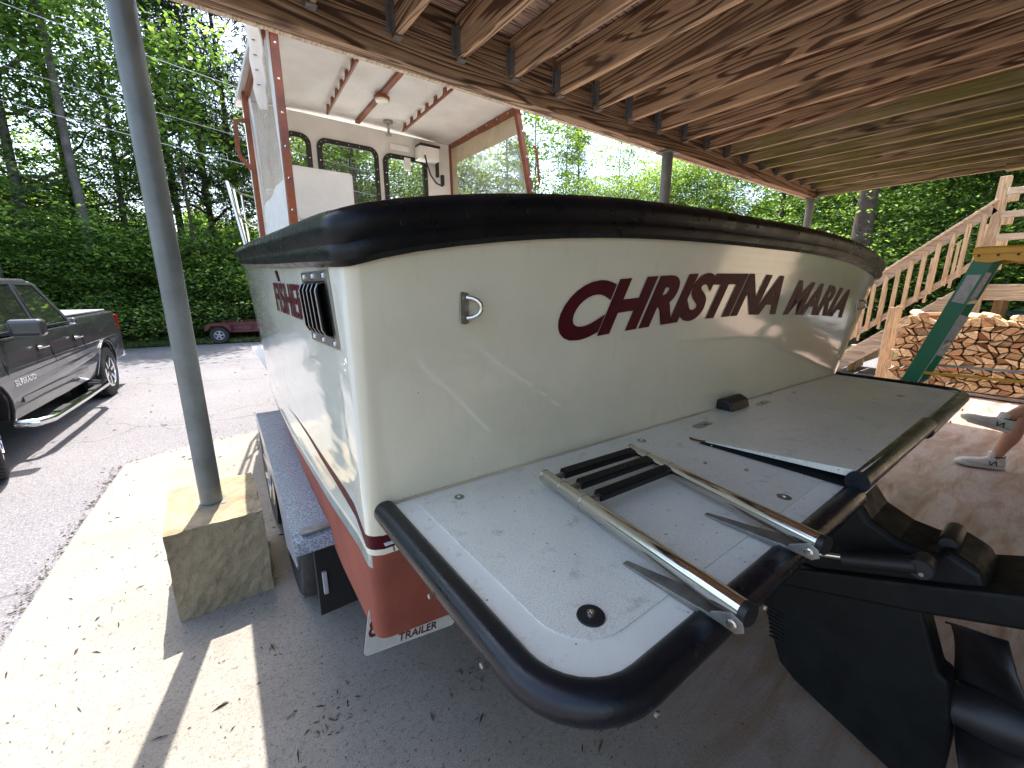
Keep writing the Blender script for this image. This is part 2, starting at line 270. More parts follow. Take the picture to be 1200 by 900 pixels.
# ------------------------------------------------------------ mesh helpers
def woff(o):
    v = Vector((0, 0, 0))
    while o is not None: v += o.location; o = o.parent
    return v
class MB:
    def __init__(s): s.v = []; s.f = []; s.m = []
    def add(s, vs, fs, mi=0):
        k = len(s.v); s.v += [tuple(v) for v in vs]; s.f += [tuple(i+k for i in f) for f in fs]; s.m += [mi]*len(fs); return s
    def box(s, a, b, mi=0, rot=None, piv=None):
        x0, y0, z0 = a; x1, y1, z1 = b
        vs = [Vector(p) for p in ((x0,y0,z0),(x1,y0,z0),(x1,y1,z0),(x0,y1,z0),(x0,y0,z1),(x1,y0,z1),(x1,y1,z1),(x0,y1,z1))]
        if rot is not None:
            pv = Vector(piv) if piv else sum(vs, Vector())/8
            vs = [rot @ (p-pv)+pv for p in vs]
        return s.add(vs, [(0,3,2,1),(4,5,6,7),(0,1,5,4),(1,2,6,5),(2,3,7,6),(3,0,4,7)], mi)
    def bar(s, p, q, w, h, mi=0, up=(0,0,1)):
        p = Vector(p); q = Vector(q); d = (q-p).normalized(); u = Vector(up)
        if abs(d.dot(u)) > .97: u = Vector((0, 1, 0))
        a = d.cross(u).normalized()*w/2; c = a.cross(d).normalized()*h/2
        vs = [p-a-c, p+a-c, p+a+c, p-a+c, q-a-c, q+a-c, q+a+c, q-a+c]
        return s.add(vs, [(0,1,2,3),(7,6,5,4),(0,4,5,1),(1,5,6,2),(2,6,7,3),(3,7,4,0)], mi)
    def sweep(s, path, prof, closed=False, up=(0,0,1), mi=0, caps=True, scales=None):
        P = [Vector(p) for p in path]; n = len(P); k = len(prof); vs = []; U = Vector(up)
        for i in range(n):
            if closed: d = P[(i+1) % n]-P[i-1]
            else: d = P[min(i+1, n-1)]-P[max(i-1, 0)]
            d.normalize(); a = d.cross(U)
            if a.length < 1e-4: a = d.cross(Vector((0, 1, 0)))
            a.normalize(); c = a.cross(d).normalized(); sc = scales[i] if scales else 1
            for (o, h) in prof: vs.append(P[i]+a*o*sc+c*h*sc)
        fs = []
        for i in range(n if closed else n-1):
            j = (i+1) % n
            for q in range(k): fs.append((i*k+q, i*k+(q+1) % k, j*k+(q+1) % k, j*k+q))
        if caps and not closed: fs += [tuple(range(k))[::-1], tuple((n-1)*k+q for q in range(k))]
        return s.add(vs, fs, mi)
    def tube(s, path, r, seg=12, mi=0, closed=False, radii=None):
        prof = [(math.cos(2*math.pi*i/seg)*r, math.sin(2*math.pi*i/seg)*r) for i in range(seg)]
        d = Vector(path[-1])-Vector(path[0]); up = (0, 0, 1)
        if not closed and abs(d.normalized().z) > .9: up = (0, 1, 0)
        return s.sweep(path, prof, closed, up, mi, scales=[x/r for x in radii] if radii else None)
    def lathe(s, c, axis, prof, seg=24, mi=0):     # prof: (r, h) along axis
        A = Vector(axis).normalized(); u = A.orthogonal().normalized(); w_ = A.cross(u); c = Vector(c); vs = []
        for r, h in prof:
            for i in range(seg):
                a = 2*math.pi*i/seg; vs.append(c+A*h+(u*math.cos(a)+w_*math.sin(a))*r)
        fs = []
        for j in range(len(prof)-1):
            for i in range(seg): fs.append((j*seg+i, j*seg+(i+1) % seg, (j+1)*seg+(i+1) % seg, (j+1)*seg+i))
        fs += [tuple(range(seg))[::-1], tuple((len(prof)-1)*seg+i for i in range(seg))]
        return s.add(vs, fs, mi)
    def prism(s, poly, axis, a, b, mi=0):          # poly in the plane across axis; order (y,z),(x,z),(x,y)
        def mk(p, h):
            return {0: (h, p[0], p[1]), 1: (p[0], h, p[1]), 2: (p[0], p[1], h)}[axis]
        n = len(poly); vs = [mk(p, a) for p in poly]+[mk(p, b) for p in poly]
        fs = [tuple(range(n))[::-1], tuple(range(n, 2*n))]+[(i, (i+1) % n, n+(i+1) % n, n+i) for i in range(n)]
        return s.add(vs, fs, mi)
    def ell(s, c, r, seg=12, rings=8, mi=0):
        return s.lathe(c, (0, 0, 1), [(max(1e-4, math.sin(math.pi*j/rings))*r[0], -math.cos(math.pi*j/rings)*r[2]) for j in range(rings+1)], seg, mi) if r[0] == r[1] else s
    def build(s, name, mats, parent=None, smooth=False, bev=0, local=False, seg=2, fix=True):
        me = bpy.data.meshes.new(name); off = woff(parent) if (parent is not None and not local) else Vector()
        me.from_pydata([(v[0]-off.x, v[1]-off.y, v[2]-off.z) for v in s.v], [], s.f)
        mats = mats if isinstance(mats, (list, tuple)) else [mats]
        for m_ in mats: me.materials.append(m_)
        me.polygons.foreach_set('material_index', s.m)
        if fix:
            b_ = bmesh.new(); b_.from_mesh(me); bmesh.ops.remove_doubles(b_, verts=b_.verts, dist=1e-5); bmesh.ops.recalc_face_normals(b_, faces=b_.faces); b_.to_mesh(me); b_.free()
        if smooth: me.polygons.foreach_set('use_smooth', [True]*len(me.polygons))
        me.update(); o = bpy.data.objects.new(name, me); COL.objects.link(o)
        if parent is not None: o.parent = parent
        if bev:
            md = o.modifiers.new('bevel', 'BEVEL'); md.width = bev; md.segments = seg; md.limit_method = 'ANGLE'; md.angle_limit = R(35)
            md.harden_normals = False
        if smooth: me.set_sharp_from_angle(angle=R(38))
        return o
def tag(o, label, cat, group=None, kind=None):
    o['label'] = label; o['category'] = cat
    if group: o['group'] = group
    if kind: o['kind'] = kind
    return o
def thing(name, label, cat, loc=(0, 0, 0), rz=0, group=None):
    o = bpy.data.objects.new(name, None); COL.objects.link(o); o.location = loc; o.rotation_euler = (0, 0, rz); o.empty_display_size = .2
    return tag(o, label, cat, group)
def struct(o): o['kind'] = 'structure'; return o
def copy_tree(o, parent=None):
    c = o.copy(); COL.objects.link(c); c.parent = parent
    for ch in o.children: copy_tree(ch, c)
    return c
def filled(name, splines, ext, mat, parent, M4, local=False, bev=0):
    """flat shape with holes from 2D splines, thickness 2*ext, moved by matrix M4"""
    cu = bpy.data.curves.new(name, 'CURVE'); cu.dimensions = '2D'; cu.fill_mode = 'BOTH'; cu.extrude = ext
    for sp in splines:
        q = cu.splines.new('POLY'); q.points.add(len(sp)-1); q.use_cyclic_u = True
        for i, p in enumerate(sp): q.points[i].co = (p[0], p[1], 0, 1)
    return curve_mesh(cu, name, mat, parent, M4, local, bev)
def curve_mesh(cu, name, mat, parent, M4, local=False, bev=0, fn=None):
    tmp = bpy.data.objects.new('tmp', cu); COL.objects.link(tmp); dg = bpy.context.evaluated_depsgraph_get(); dg.update()
    me = bpy.data.meshes.new_from_object(tmp.evaluated_get(dg)); bpy.data.objects.remove(tmp); me.name = name
    off = woff(parent) if (parent is not None and not local) else Vector()
    for vt in me.vertices:
        c = Vector(fn(vt.co)) if fn else M4 @ vt.co
        vt.co = c-off
    b_ = bmesh.new(); b_.from_mesh(me); bmesh.ops.recalc_face_normals(b_, faces=b_.faces); b_.to_mesh(me); b_.free()
    me.materials.clear(); me.materials.append(mat)
    o = bpy.data.objects.new(name, me); COL.objects.link(o); o.parent = parent
    if bev:
        md = o.modifiers.new('bevel', 'BEVEL'); md.width = bev; md.segments = 2; md.limit_method = 'ANGLE'
    return o
def text_mesh(name, body, mat, parent, fn, size=1, offset=.03, ext=.001, shear=0, local=False, spacing=1):
    cu = bpy.data.curves.new(name, 'FONT'); cu.body = body; cu.size = size; cu.offset = offset; cu.extrude = ext; cu.shear = shear
    cu.space_character = spacing; cu.resolution_u = 6
    return curve_mesh(cu, name, mat, parent, None, local, fn=fn)
def rrect(x0, y0, x1, y1, r, n=6):
    pts = []
    for cx, cy, a0 in ((x1-r, y0+r, -90), (x1-r, y1-r, 0), (x0+r, y1-r, 90), (x0+r, y0+r, 180)):
        for i in range(n+1): a = R(a0+90*i/n); pts.append((cx+r*math.cos(a), cy+r*math.sin(a)))
    return pts
MX = lambda c0, c1, c2, tr: Matrix(((c0[0], c1[0], c2[0], tr[0]), (c0[1], c1[1], c2[1], tr[1]), (c0[2], c1[2], c2[2], tr[2]), (0, 0, 0, 1)))

# ------------------------------------------------------------ ground
g = MB().add([(-300, -300, -.02), (300, -300, -.02), (300, 300, -.02), (-300, 300, -.02)], [(0, 1, 2, 3)]).build('ground', M['soil']); struct(g)
road = MB(); edge_far = [(-30, 17.2), (-8, 16.2), (-2, 15.0), (2, 14.4), (6, 13.4), (10, 11.5), (12.5, 8), (12.8, -10), (-30, -10)]
road.add([(x, y, -.006) for x, y in edge_far], [tuple(range(len(edge_far)))[::-1]]); struct(road.build('driveway', M['asphalt']))
sl_pts = [(-1.5, -4), (-1.02, 1.2), (-.93, 2.85), (-.86, 3.9), (-.76, 5.0), (-.45, 5.2), (.6, 5.45), (3, 5.6), (9.3, 5.6), (9.3, -4)]
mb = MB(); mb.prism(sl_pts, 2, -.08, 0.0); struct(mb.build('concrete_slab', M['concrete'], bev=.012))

# ------------------------------------------------------------ deck overhead
CX, BT = 1.73, 2.85
dk = thing('wooden_deck', 'weathered wooden deck overhead on steel posts, its joists running out from a long beam', 'deck', (3.5, 2.65, BT))
MB().box((-.30, 2.557, BT), (7.42, 2.632, 3.195)).build('beam', M['beam'], dk, bev=.004)
o = MB().box((-.32, 2.634, BT-.006), (7.44, 2.668, 3.185)).build('rim_board', M['lumber_y'], dk, bev=.003)
boards = MB(); y = 2.74
for i in range(0, 38):
    yy = 2.72-i*.146; boards.box((-.36, yy-.139, 3.198+random.uniform(0, .003)), (7.50, yy, 3.228))
boards.build('deck_boards', M['boards'], dk)
hang = None; xs = [1.05-.408*k for k in range(12, 0, -1)]+[1.086+.4075*k for k in range(0, 17)]
for i, x in enumerate(xs):
    if x > 7.3 or x < -.3: continue
    w_ = .042; last = x > 7.5
    md = M['joistmoss'] if x > 4.4 else M['joist']
    j = MB().box((x-w_/2, -2.6, 2.955+random.uniform(-.004, .004)), (x+w_/2, 2.556, 3.192)).build('joist', md, dk, bev=.004)
    hb = MB()
    hb.box((x-w_/2-.004, 2.50, 2.97), (x-w_/2-.001, 2.553, 3.13)).box((x+w_/2+.001, 2.50, 2.97), (x+w_/2+.004, 2.553, 3.13)).box((x-w_/2-.004, 2.50, 2.944), (x+w_/2+.004, 2.553, 2.948))
    hb.box((x-w_/2-.03, 2.551, 2.97), (x-w_/2-.004, 2.5545, 3.13))
    hb.build('joist_hanger', M['galv'], j)
MB().box((7.375, -2.6, 2.87), (7.42, 2.555, 3.19)).build('end_joist', M['joistmoss'], dk, bev=.004)
MB().box((7.24, .60, 2.84), (7.372, .75, 3.19)).build('bracket_block', M['joistmoss'], dk, bev=.004)

def steel_post(x, lab, base):
    p = thing('steel_post', lab, 'post', (x, 2.60, base), group='steel posts under the deck beam')
    MB().lathe((x, 2.60, base), (0, 0, 1), [(.050, .006), (.050, BT-base-.012)], 28).build('pipe', M['postgrey'], p, smooth=True)
    MB().box((x-.09, 2.52, BT-.014), (x+.09, 2.68, BT-.009)).build('cap_plate', M['postgrey'], p)
    MB().box((x-.06, 2.54, base-.006), (x+.06, 2.66, base+.003)).build('base_plate', M['postgrey'], p)
    return p
steel_post(-.09, 'tall grey steel post standing on the square concrete block at the left', .47)
steel_post(3.78, 'grey steel post rising behind the middle of the boat transom', 0)
steel_post(7.34, 'grey steel post at the far corner of the deck, nearest the firewood', 0)
mb = MB().box((-.285, 2.335, 0), (.118, 2.90, .47))
cb = mb.build('concrete_block', M['block'], bev=.012)
bm_ = bmesh.new(); bm_.from_mesh(cb.data); bmesh.ops.subdivide_edges(bm_, edges=bm_.edges, cuts=14, use_grid_fill=True)
for vt in bm_.verts:
    q = vt.co; vt.co = q+Vector([(random.random()-.5)*.006 for _ in range(3)])+Vector((0, 0, 0))
bm_.to_mesh(cb.data); bm_.free(); cb.modifiers.clear()
tag(cb, 'square pitted concrete block carrying the left steel post', 'block')

hw = thing('added_house_wall', 'unseen tan clapboard house wall added behind the camera to block blue skylight', 'wall', (4.5, -2.7, 0))  # unseen wall added behind the camera: blocks blue skylight, warms the bounce
wl = MB()
for i in range(26): wl.prism([(-2.66, .002+i*.125), (-2.645, .002+i*.125), (-2.66, .125+i*.125)], 0, -.4, 9.8)
wl.build('clapboard', M['siding'], hw); MB().box((-.4, -2.9, 0), (9.8, -2.662, 7)).build('wall', M['siding'], hw)
# ------------------------------------------------------------ boat
boat = thing('fishing_boat', 'white fishing boat with red bottom and black rail on its trailer under the deck', 'boat', (CX, .9, 0))
def Ty(x, z): return .945-.0375*(x-.3)-.172*(z-1.07)+.0
def lerp(a, b, t_): return a+(b-a)*t_
def itp(tab, y):
    if y <= tab[0][0]: return tab[0][1]
    for (a, va), (b_, vb) in zip(tab, tab[1:]):
        if y <= b_: return lerp(va, vb, (y-a)/(b_-a))
    return tab[-1][1]
XS = [(.84, .228), (2, .215), (3, .245), (4, .315), (5, .42), (6, .60), (7, .92), (7.8, 1.33), (8.3, 1.73)]
ZS = [(.84, 1.655), (2, 1.70), (3, 1.745), (4, 1.80), (5, 1.87), (6, 1.95), (7, 2.06), (8.3, 2.25)]
XW = [(.96, .275), (1.4, .262), (2, .258), (2.7, .275), (3.5, .33), (4.5, .50), (6, .92), (7, 1.32), (7.6, 1.73)]
XC = [(1.0, .285), (1.4, .29), (2, .31), (3, .38), (4, .52), (5, .75), (6, 1.1), (7, 1.5), (7.3, 1.73)]
ZC = [(1.0, .60), (1.5, .61), (2, .64), (3, .70), (4, .80), (5, .93), (6, 1.1), (7.3, 1.3)]
def crown(x): u = abs((x-CX)/1.5); return 1.655+.112*(1-min(1, u)**3.2)
ystn = [1.0+.0, 1.08, 1.15, 1.25, 1.4, 1.6, 1.8, 2.0, 2.3, 2.7, 3.1, 3.6, 4.2, 4.8, 5.4, 6, 6.5, 7, 7.4, 7.8, 8.05, 8.3]
def side_col(y):
    # returns function z -> (x,y) for port side at station y
    zs, zc = itp(ZS, y), itp(ZC, y); xs, xw, xc = itp(XS, y), itp(XW, y), itp(XC, y); zw = itp([(1, .93), (2.7, .96), (4, 1.08), (8.3, 1.5)], y)
    def f(z):
        if z >= zw: t_ = (z-zw)/(zs-zw); return lerp(xw, xs, t_**1.15)
        return lerp(xc, xw, max(0, (z-zc)/(zw-zc)))
    return f, zs, zc
def bands(y, zc, zs, transom):
    zr = itp([(.9, .866), (1.5, .885), (2.3, .905), (2.8, .95), (4, 1.08), (8.3, 1.45)], y)
    zg = zr+.045; zcr = zg+.019
    rise = 0 if transom else .125*min(1, max(0, (y-.97)/.75))**.6
    mlo = zcr+rise; mhi = mlo+.045*max(.0, min(1, (2.0-y)/.9))
    if mhi-mlo < .001: mhi = mlo+.001
    zr = max(zr, zc+.01); zg = max(zg, zr+.01); zcr = max(zcr, zg+.005); mlo = max(mlo, zcr); mhi = max(mhi, mlo+.001)
    r = [zc, zr, zg, zcr, mlo, mhi]
    n = 9; return r+[lerp(mhi, zs, i/n) for i in range(1, n+1)]
bm_i = [2, 3, 4, 0, 5]+[0]*9       # band -> material index
cols = []
rc = .035
for i in range(15):                # transom centre -> corner
    xx = lerp(CX, .285+.03, i/14)
    zc = lerp(.43, .60, i/14); zs = crown(xx)
    col = []
    for z in bands(.9, zc, zs, True):
        xl = lerp(.285, .228, (z-.6)/1.05); k = (CX-xx)/(CX-.315); x = CX-(CX-xl-rc)*k
        col.append((x, Ty(x, z), z))
    cols.append((col, True))
for i in range(1, 6):              # rounded corner
    a = R(90*i/5); col = []
    for z in bands(.95, .60, crown(.25), True):
        xl = lerp(.285, .228, (z-.6)/1.05); yc = Ty(xl, z)+rc
        col.append((xl+rc-rc*math.sin(a), yc-rc*math.cos(a), z))
    cols.append((col, True))
for y in ystn[1:]:
    f, zs, zc = side_col(y); col = []
    for z in bands(y, zc, zs, False): col.append((f(z), y+(z-1.07)*(-.172)*max(0, (1.5-y)/.5), z))
    cols.append((col, False))
hull = MB(); trans = MB()
for side in (1, -1):
    for ci in range(len(cols)-1):
        (a, ta), (b_, tb) = cols[ci], cols[ci+1]
        for r in range(len(a)-1):
            P4 = [a[r], b_[r], b_[r+1], a[r+1]]
            if side < 0: P4 = [(2*CX-p[0]+.0, p[1]-.0375*(2*CX-2*p[0])*(1 if ta else 0), p[2]) for p in P4][::-1]
            mi = bm_i[r]
            if r == 1 and ta and tb and ci < 17: mi = 2
            if mi == 0: mi = 1 if (ta and tb and ci < 17) else 0
            hull.add(P4, [(0, 1, 2, 3)], mi)
    # bottom
    for ci in range(len(cols)-1):
        a, b_ = cols[ci][0][0], cols[ci+1][0][0]
        ka, kb = (CX, a[1], min(a[2], itp([(1, .43), (5, .5), (7.3, 1.3)], a[1]))), (CX, b_[1], min(b_[2], itp([(1, .43), (5, .5), (7.3, 1.3)], b_[1])))
        P4 = [a, b_, kb, ka]
        if side < 0: P4 = [(2*CX-p[0], p[1]-.0375*(2*CX-2*p[0])*(1 if cols[ci][1] else 0), p[2]) for p in P4][::-1]
        hull.add(P4, [(0, 1, 2, 3)], 2)
def mirx(p, tr=False): return (2*CX-p[0], p[1]-(.0375*(2*CX-2*p[0]) if tr else 0), p[2])
# gunwale deck: sheer to inner liner, cockpit floor
inner = []
top = [c[0][-1] for c in cols]
for p, (c_, tr) in zip(top, cols):
    if tr and p[1] < .95: inner.append((max(p[0], .40), p[1]+.16, p[2]-.004))
    else: inner.append((min(CX, p[0]+.17), max(p[1], .98), p[2]-.004))
for side in (0, 1):
    T_ = top if not side else [mirx(p, c_[1]) for p, c_ in zip(top, cols)]; I_ = inner if not side else [mirx(p, c_[1]) for p, c_ in zip(inner, cols)]
    for i in range(len(T_)-1):
        hull.add([T_[i], T_[i+1], I_[i+1], I_[i]], [(0, 1, 2, 3)], 6)
        if I_[i][1] < 5.2:
            a, b_ = I_[i], I_[i+1]; hull.add([a, b_, (b_[0], b_[1], .95), (a[0], a[1], .95)], [(0, 1, 2, 3)], 6)
        else:
            a, b_ = I_[i], I_[i+1]; hull.add([a, b_, (CX, b_[1], b_[2]+.05), (CX, a[1], a[2]+.05)], [(0, 1, 2, 3)], 6)
hull.add([(.3, .95, .95), (3.2, .85, .95), (3.1, 5.4, .95), (.4, 5.4, .95)], [(0, 1, 2, 3)], 6)
hull.build('hull', [M['gel_side'], M['gel_transom'], M['antifoul'], M['greyband'], M['cream'], M['maroon'], M['white']], boat, smooth=True)

# black rail round the sheer: two-lobed pad
path = [p for p in top]; full = [mirx(p, c_[1]) for p, c_ in zip(top, cols)][::-1][:-1]+path
cut = [p for p in full]
prof = [(-.015, -.035), (.010, -.040), (.028, -.028), (.033, -.010), (.028, .006), (.036, .018), (.042, .040), (.036, .062), (.018, .078), (-.03, .085), (-.10, .080), (-.125, .06), (-.125, 0), (-.05, -.002)]
sm = []
for i, p in enumerate(cut):
    sm.append((p[0], p[1], p[2]+.0))
# path order: bow starboard -> stern -> bow port; outward is to the right of travel? sweep uses d x up
keep = [Vector(p) for p in sm if p[1] < 5.9]
for _ in range(2): keep = [keep[0]]+[(keep[i-1]+keep[i]*2+keep[i+1])/4 if keep[i].y < 1.3 else keep[i] for i in range(1, len(keep)-1)]+[keep[-1]]
scl = [1.0 if p[1] < 3.2 else max(.25, 1-(p[1]-3.2)/3.4) for p in keep]
prof = [(-a_*.8, b_*.86+.012) for a_, b_ in prof]
rail = MB().sweep(keep, prof, scales=scl)
rail.build('rub_rail', M['rubber'], boat, smooth=True)
scr = MB()
for x in (.33, .47, .62, .82, 1.05, 1.32, 1.62, 1.95, 2.3, 2.65, 2.95):
    z = crown(x)+.045; scr.lathe((x, Ty(x, z)-.040, z-.005), (0, -1, .1), [(.0055, 0), (.0055, .002), (.004, .003)], 10)
scr.build('rail_screws', M['blackpaint'], boat)

# name on transom
def on_transom(px, pz, off): z = pz; return (px, Ty(px, z)-off, z)
def name_fn(x0, x1, z0, zb1, h0, h1, W, Hc):
    def fn(c):
        u = c.x/W; x = lerp(x0, x1, u); zb = z0(x); h = h0(x); return on_transom(x, zb+c.y/Hc*h, .0035+c.z*1.0)
    return fn
def text_w(body, offset, shear):
    cu = bpy.data.curves.new('w', 'FONT'); cu.body = body; cu.offset = offset; cu.shear = shear
    ob = bpy.data.objects.new('w', cu); COL.objects.link(ob); bpy.context.view_layer.update(); dg = bpy.context.evaluated_depsgraph_get()
    me = bpy.data.meshes.new_from_object(ob.evaluated_get(dg)); xs_ = [v.co.x for v in me.vertices]; ys_ = [v.co.y for v in me.vertices]; bpy.data.objects.remove(ob)
    return min(xs_), max(xs_), min(ys_), max(ys_)
def transom_text(body, x0, x1, zb, ht, off=.050, sh=.28, mat=M['maroon'], name='name_lettering', lab=None):
    a, b_, c_, d_ = text_w(body, off, sh)
    fn = lambda c: on_transom(lerp(x0, x1, (c.x-a)/(b_-a)), zb(lerp(x0, x1, (c.x-a)/(b_-a)))+(c.y-c_)/(d_-c_)*ht(lerp(x0, x1, (c.x-a)/(b_-a))), .0025+(.0012 if c.z < 0 else 0))
    o_ = text_mesh(name, body, mat, boat, fn, 1, off, .001, sh)
    if lab: o_['label'] = lab
ZB = lambda x: itp([(.79, 1.442), (1.1, 1.464), (1.4, 1.480), (1.8, 1.486), (2.1, 1.478), (2.3, 1.470), (2.6, 1.455), (2.9, 1.430)], x)
transom_text('CHRISTINA', .79, 2.07, ZB, lambda x: .167)
transom_text('MARIA', 2.15, 2.89, ZB, lambda x: itp([(2.1, .158), (2.9, .150)], x), off=.036)

# port side lettering
def port_x(y, z): f, zs, zc = side_col(y); return f(z)
a, b_, c_, d_ = text_w('FISHER', .02, .1)
def fn(c):
    y = lerp(1.72, 1.24, (c.x-a)/(b_-a)); z = lerp(1.515, 1.615, (c.y-c_)/(d_-c_))-.02*(1.66-y); return (port_x(y, z)-.004-(.001 if c.z > 0 else 0), y, z)
text_mesh('side_lettering', 'FISHER', M['maroon'], boat, fn, 1, .02, .001, .1)
MB().tube([(port_x(1.58, 1.62)-.004, 1.575, 1.62), (port_x(1.6, 1.65)-.004, 1.60, 1.65)], .004, 6).build('side_emblem', M['maroon'], boat)

# louvred vent
xv = lambda y, z: port_x(y, z)
vt = MB(); y0, y1, z0, z1 = .955, 1.20, 1.465, 1.635
fr = []
for (ya, yb, za, zb) in ((y0, y1, z1-.022, z1), (y0, y1, z0, z0+.022), (y0, y0+.02, z0+.022, z1-.022), (y1-.02, y1, z0+.022, z1-.022)):
    vs = []
    for yy in (ya, yb):
        for zz in (za, zb):
            x = xv(yy, zz); vs += [(x+.002, yy, zz), (x-.008, yy, zz)]
    vt.add(vs, [(0, 1, 3, 2), (4, 6, 7, 5), (0, 4, 5, 1), (2, 3, 7, 6), (1, 5, 7, 3), (0, 2, 6, 4)])
vent = vt.build('vent', M['dullsteel'], boat, bev=.001)
MB().add([(xv(y0+.018, z0+.02)-.003, y0+.018, z0+.02), (xv(y1, z0+.02)-.003, y1-.018, z0+.02), (xv(y1, z1)-.003, y1-.018, z1-.02), (xv(y0, z1)-.003, y0+.018, z1-.02)], [(0, 1, 2, 3)]).build('vent_opening', M['hollow'], vent)
lv = MB(); le = MB()
for k in range(5):                # clam scoops leaning out, open towards the stern
    yb = y0+.035+k*.04; path_in = []; path_out = []
    for i in range(9):
        a_ = math.pi*i/8; z = (z0+z1)/2-math.cos(a_)*(z1-z0-.05)/2; o_ = .026*min(1, math.sin(a_)*1.9)
        path_out.append((xv(yb, z)-.004-o_, yb-.02*0-o_*.5, z)); path_in.append((xv(yb+.035, z)-.004, yb+.034, z))
    n = len(path_out)
    lv.add(path_out+path_in, [(i, i+1, n+i+1, n+i) for i in range(n-1)]); le.tube(path_out, .0013, 5)
lo_ = lv.build('louvre', M['black'], vent, smooth=True); sd_ = lo_.modifiers.new('s', 'SOLIDIFY'); sd_.thickness = .0015
le.build('louvre_edge', M['dullsteel'], vent)
sc = MB()
for yy in (.98, 1.08, 1.17): sc.lathe((xv(yy, 1.624)-.008, yy, 1.624), (-1, 0, 0), [(.008, 0), (.006, .004)], 8); sc.lathe((xv(yy, 1.476)-.008, yy, 1.476), (-1, 0, 0), [(.008, 0), (.006, .004)], 8)
sc.build('vent_screws', M['steel'], vent)

# lift ring and starboard bracket
def ring(x, z, s=1):
    r_ = MB()
    y = Ty(x, z)
    r_.prism(rrect(x-.018*s, z-.045*s, x+.010*s, z+.045*s, .008), 1, y-.006, y-.001)
    ro = r_.build('lift_ring', M['dullsteel'], boat, bev=.001)
    pts = [(x-.004*0, y-.005, z+.028*s)]
    for i in range(9): a_ = R(90-180*i/8); pts.append((x+.030*s*math.cos(a_)*1.0+.0, y-.012-.022*math.cos(a_), z+.028*s*math.sin(a_)))
    pts.append((x, y-.005, z-.028*s))
    MB().tube(pts, .0055, 10).build('ring_bar', M['steel'], ro, smooth=True)
ring(.497, 1.553, .85); ring(3.06, 1.50, .9)

# swim platform
PX0, PX1, PY0 = .27, 3.20, .235
def plat_path(inset, n=8, r=.16):
    x0, x1, y0 = PX0+inset, PX1-inset, PY0+inset; r_ = max(.02, r-inset); pts = [(x0, Ty(x0, 1.07)-.003)]
    for i in range(n+1): a_ = R(180+90*i/n); pts.append((x0+r_+r_*math.cos(a_), y0+r_+r_*math.sin(a_)))
    for i in range(n+1): a_ = R(270+90*i/n); pts.append((x1-r_+r_*math.cos(a_), y0+r_+r_*math.sin(a_)))
    pts.append((x1, Ty(x1, 1.07)-.003)); return pts
plat = MB().prism(plat_path(.03), 2, 1.022, 1.066).build('swim_platform', M['smoothdeck'], boat)
def cutx(pts, xa, xb): return pts
ins = [(p[0], min(p[1], .90)) for p in plat_path(.105, r=.20)]
MB().prism([(p[0], min(p[1], Ty(p[0], 1.07)-.012)) for p in ins], 2, 1.0662, 1.0685).build('nonskid_panel', M['nonskid'], plat)
# seam against the transom
MB().bar((.31, Ty(.31, 1.07)-.004, 1.069), (3.15, Ty(3.15, 1.07)-.004, 1.069), .006, .004).build('sealant', M['canvas'], plat)
tp = [(x, y, 1.052) for x, y in plat_path(.030)]
pr = [(.025*math.cos(R(a_))+(.0 if math.cos(R(a_)) > 0 else -.006), .028*math.sin(R(a_))) for a_ in range(0, 360, 20)]
pr = [(-p[0], p[1]) for p in pr]
iA = None
segs = []
def cut_path(tp, xa, xb):
    out1 = [p for p in tp if p[0] < xa]; out2 = [p for p in tp if p[0] > xb]
    return out1+[(xa, PY0+.030, 1.052)], [(xb, PY0+.030, 1.052)]+out2
A1, A2 = cut_path(tp, 1.345, 2.20)
prR = [(-p[0], p[1]) for p in pr]
for A_ in (A1, A2): MB().sweep(A_, prR).build('platform_trim', M['trim_rub'], plat, smooth=True)
scr = MB()
for (x, y, nx, ny) in [(.27, .80, -1, 0), (.27, .62, -1, 0), (.27, .44, -1, 0), (.42, .237, -.15, -1), (.62+.12, .235, 0, -1), (2.5, .235, 0, -1), (2.8, .235, 0, -1)]:
    scr.lathe((x, y, 1.040), (nx, ny, 0), [(.005, -.002), (.005, .002), (.003, .003)], 10)
scr.build('trim_screws', M['dullsteel'], plat)
# raised hatch lid
lid = MB(); c4 = [(1.352, .745, 1.070), (1.36, .262, 1.120), (2.19, .262, 1.108), (2.20, .745, 1.070)]
lid.add([(x, y, z) for x, y, z in c4]+[(x, y, z-.022 if y < .5 else z-.001) for x, y, z in c4], [(0, 1, 2, 3), (7, 6, 5, 4), (0, 4, 5, 1), (1, 5, 6, 2), (2, 6, 7, 3), (3, 7, 4, 0)])
ld = lid.build('hatch_lid', M['nonskid'], plat, bev=.004)
MB().sweep([(1.345, .263, 1.092), (2.195, .263, 1.082)], prR).build('lid_trim', M['trim_rub'], ld, smooth=True)
MB().add([(1.33, .70, 1.0705), (1.345, .26, 1.0705), (1.46, .26, 1.0705), (1.40, .70, 1.0705)], [(0, 1, 2, 3)]).build('hatch_gap', M['hollow'], plat)
rs = MB(); rs.add([(1.36+random.uniform(-.012, .012)+i*.0, .66+i*.012, 1.0712) for i in range(2)]+[(1.385, .67, 1.0712)], [(0, 1, 2)])
m, t, b = newmat('rust'); b.inputs['Base Color'].default_value = (.12, .04, .01, 1); b.inputs['Roughness'].default_value = .9; M['rust'] = m
MB().tube([(1.352, .745, 1.0712), (1.345, .735, 1.0715), (1.348, .71, 1.072), (1.356, .69, 1.073)], .004, 6).build('rust_streak', M['rust'], plat)
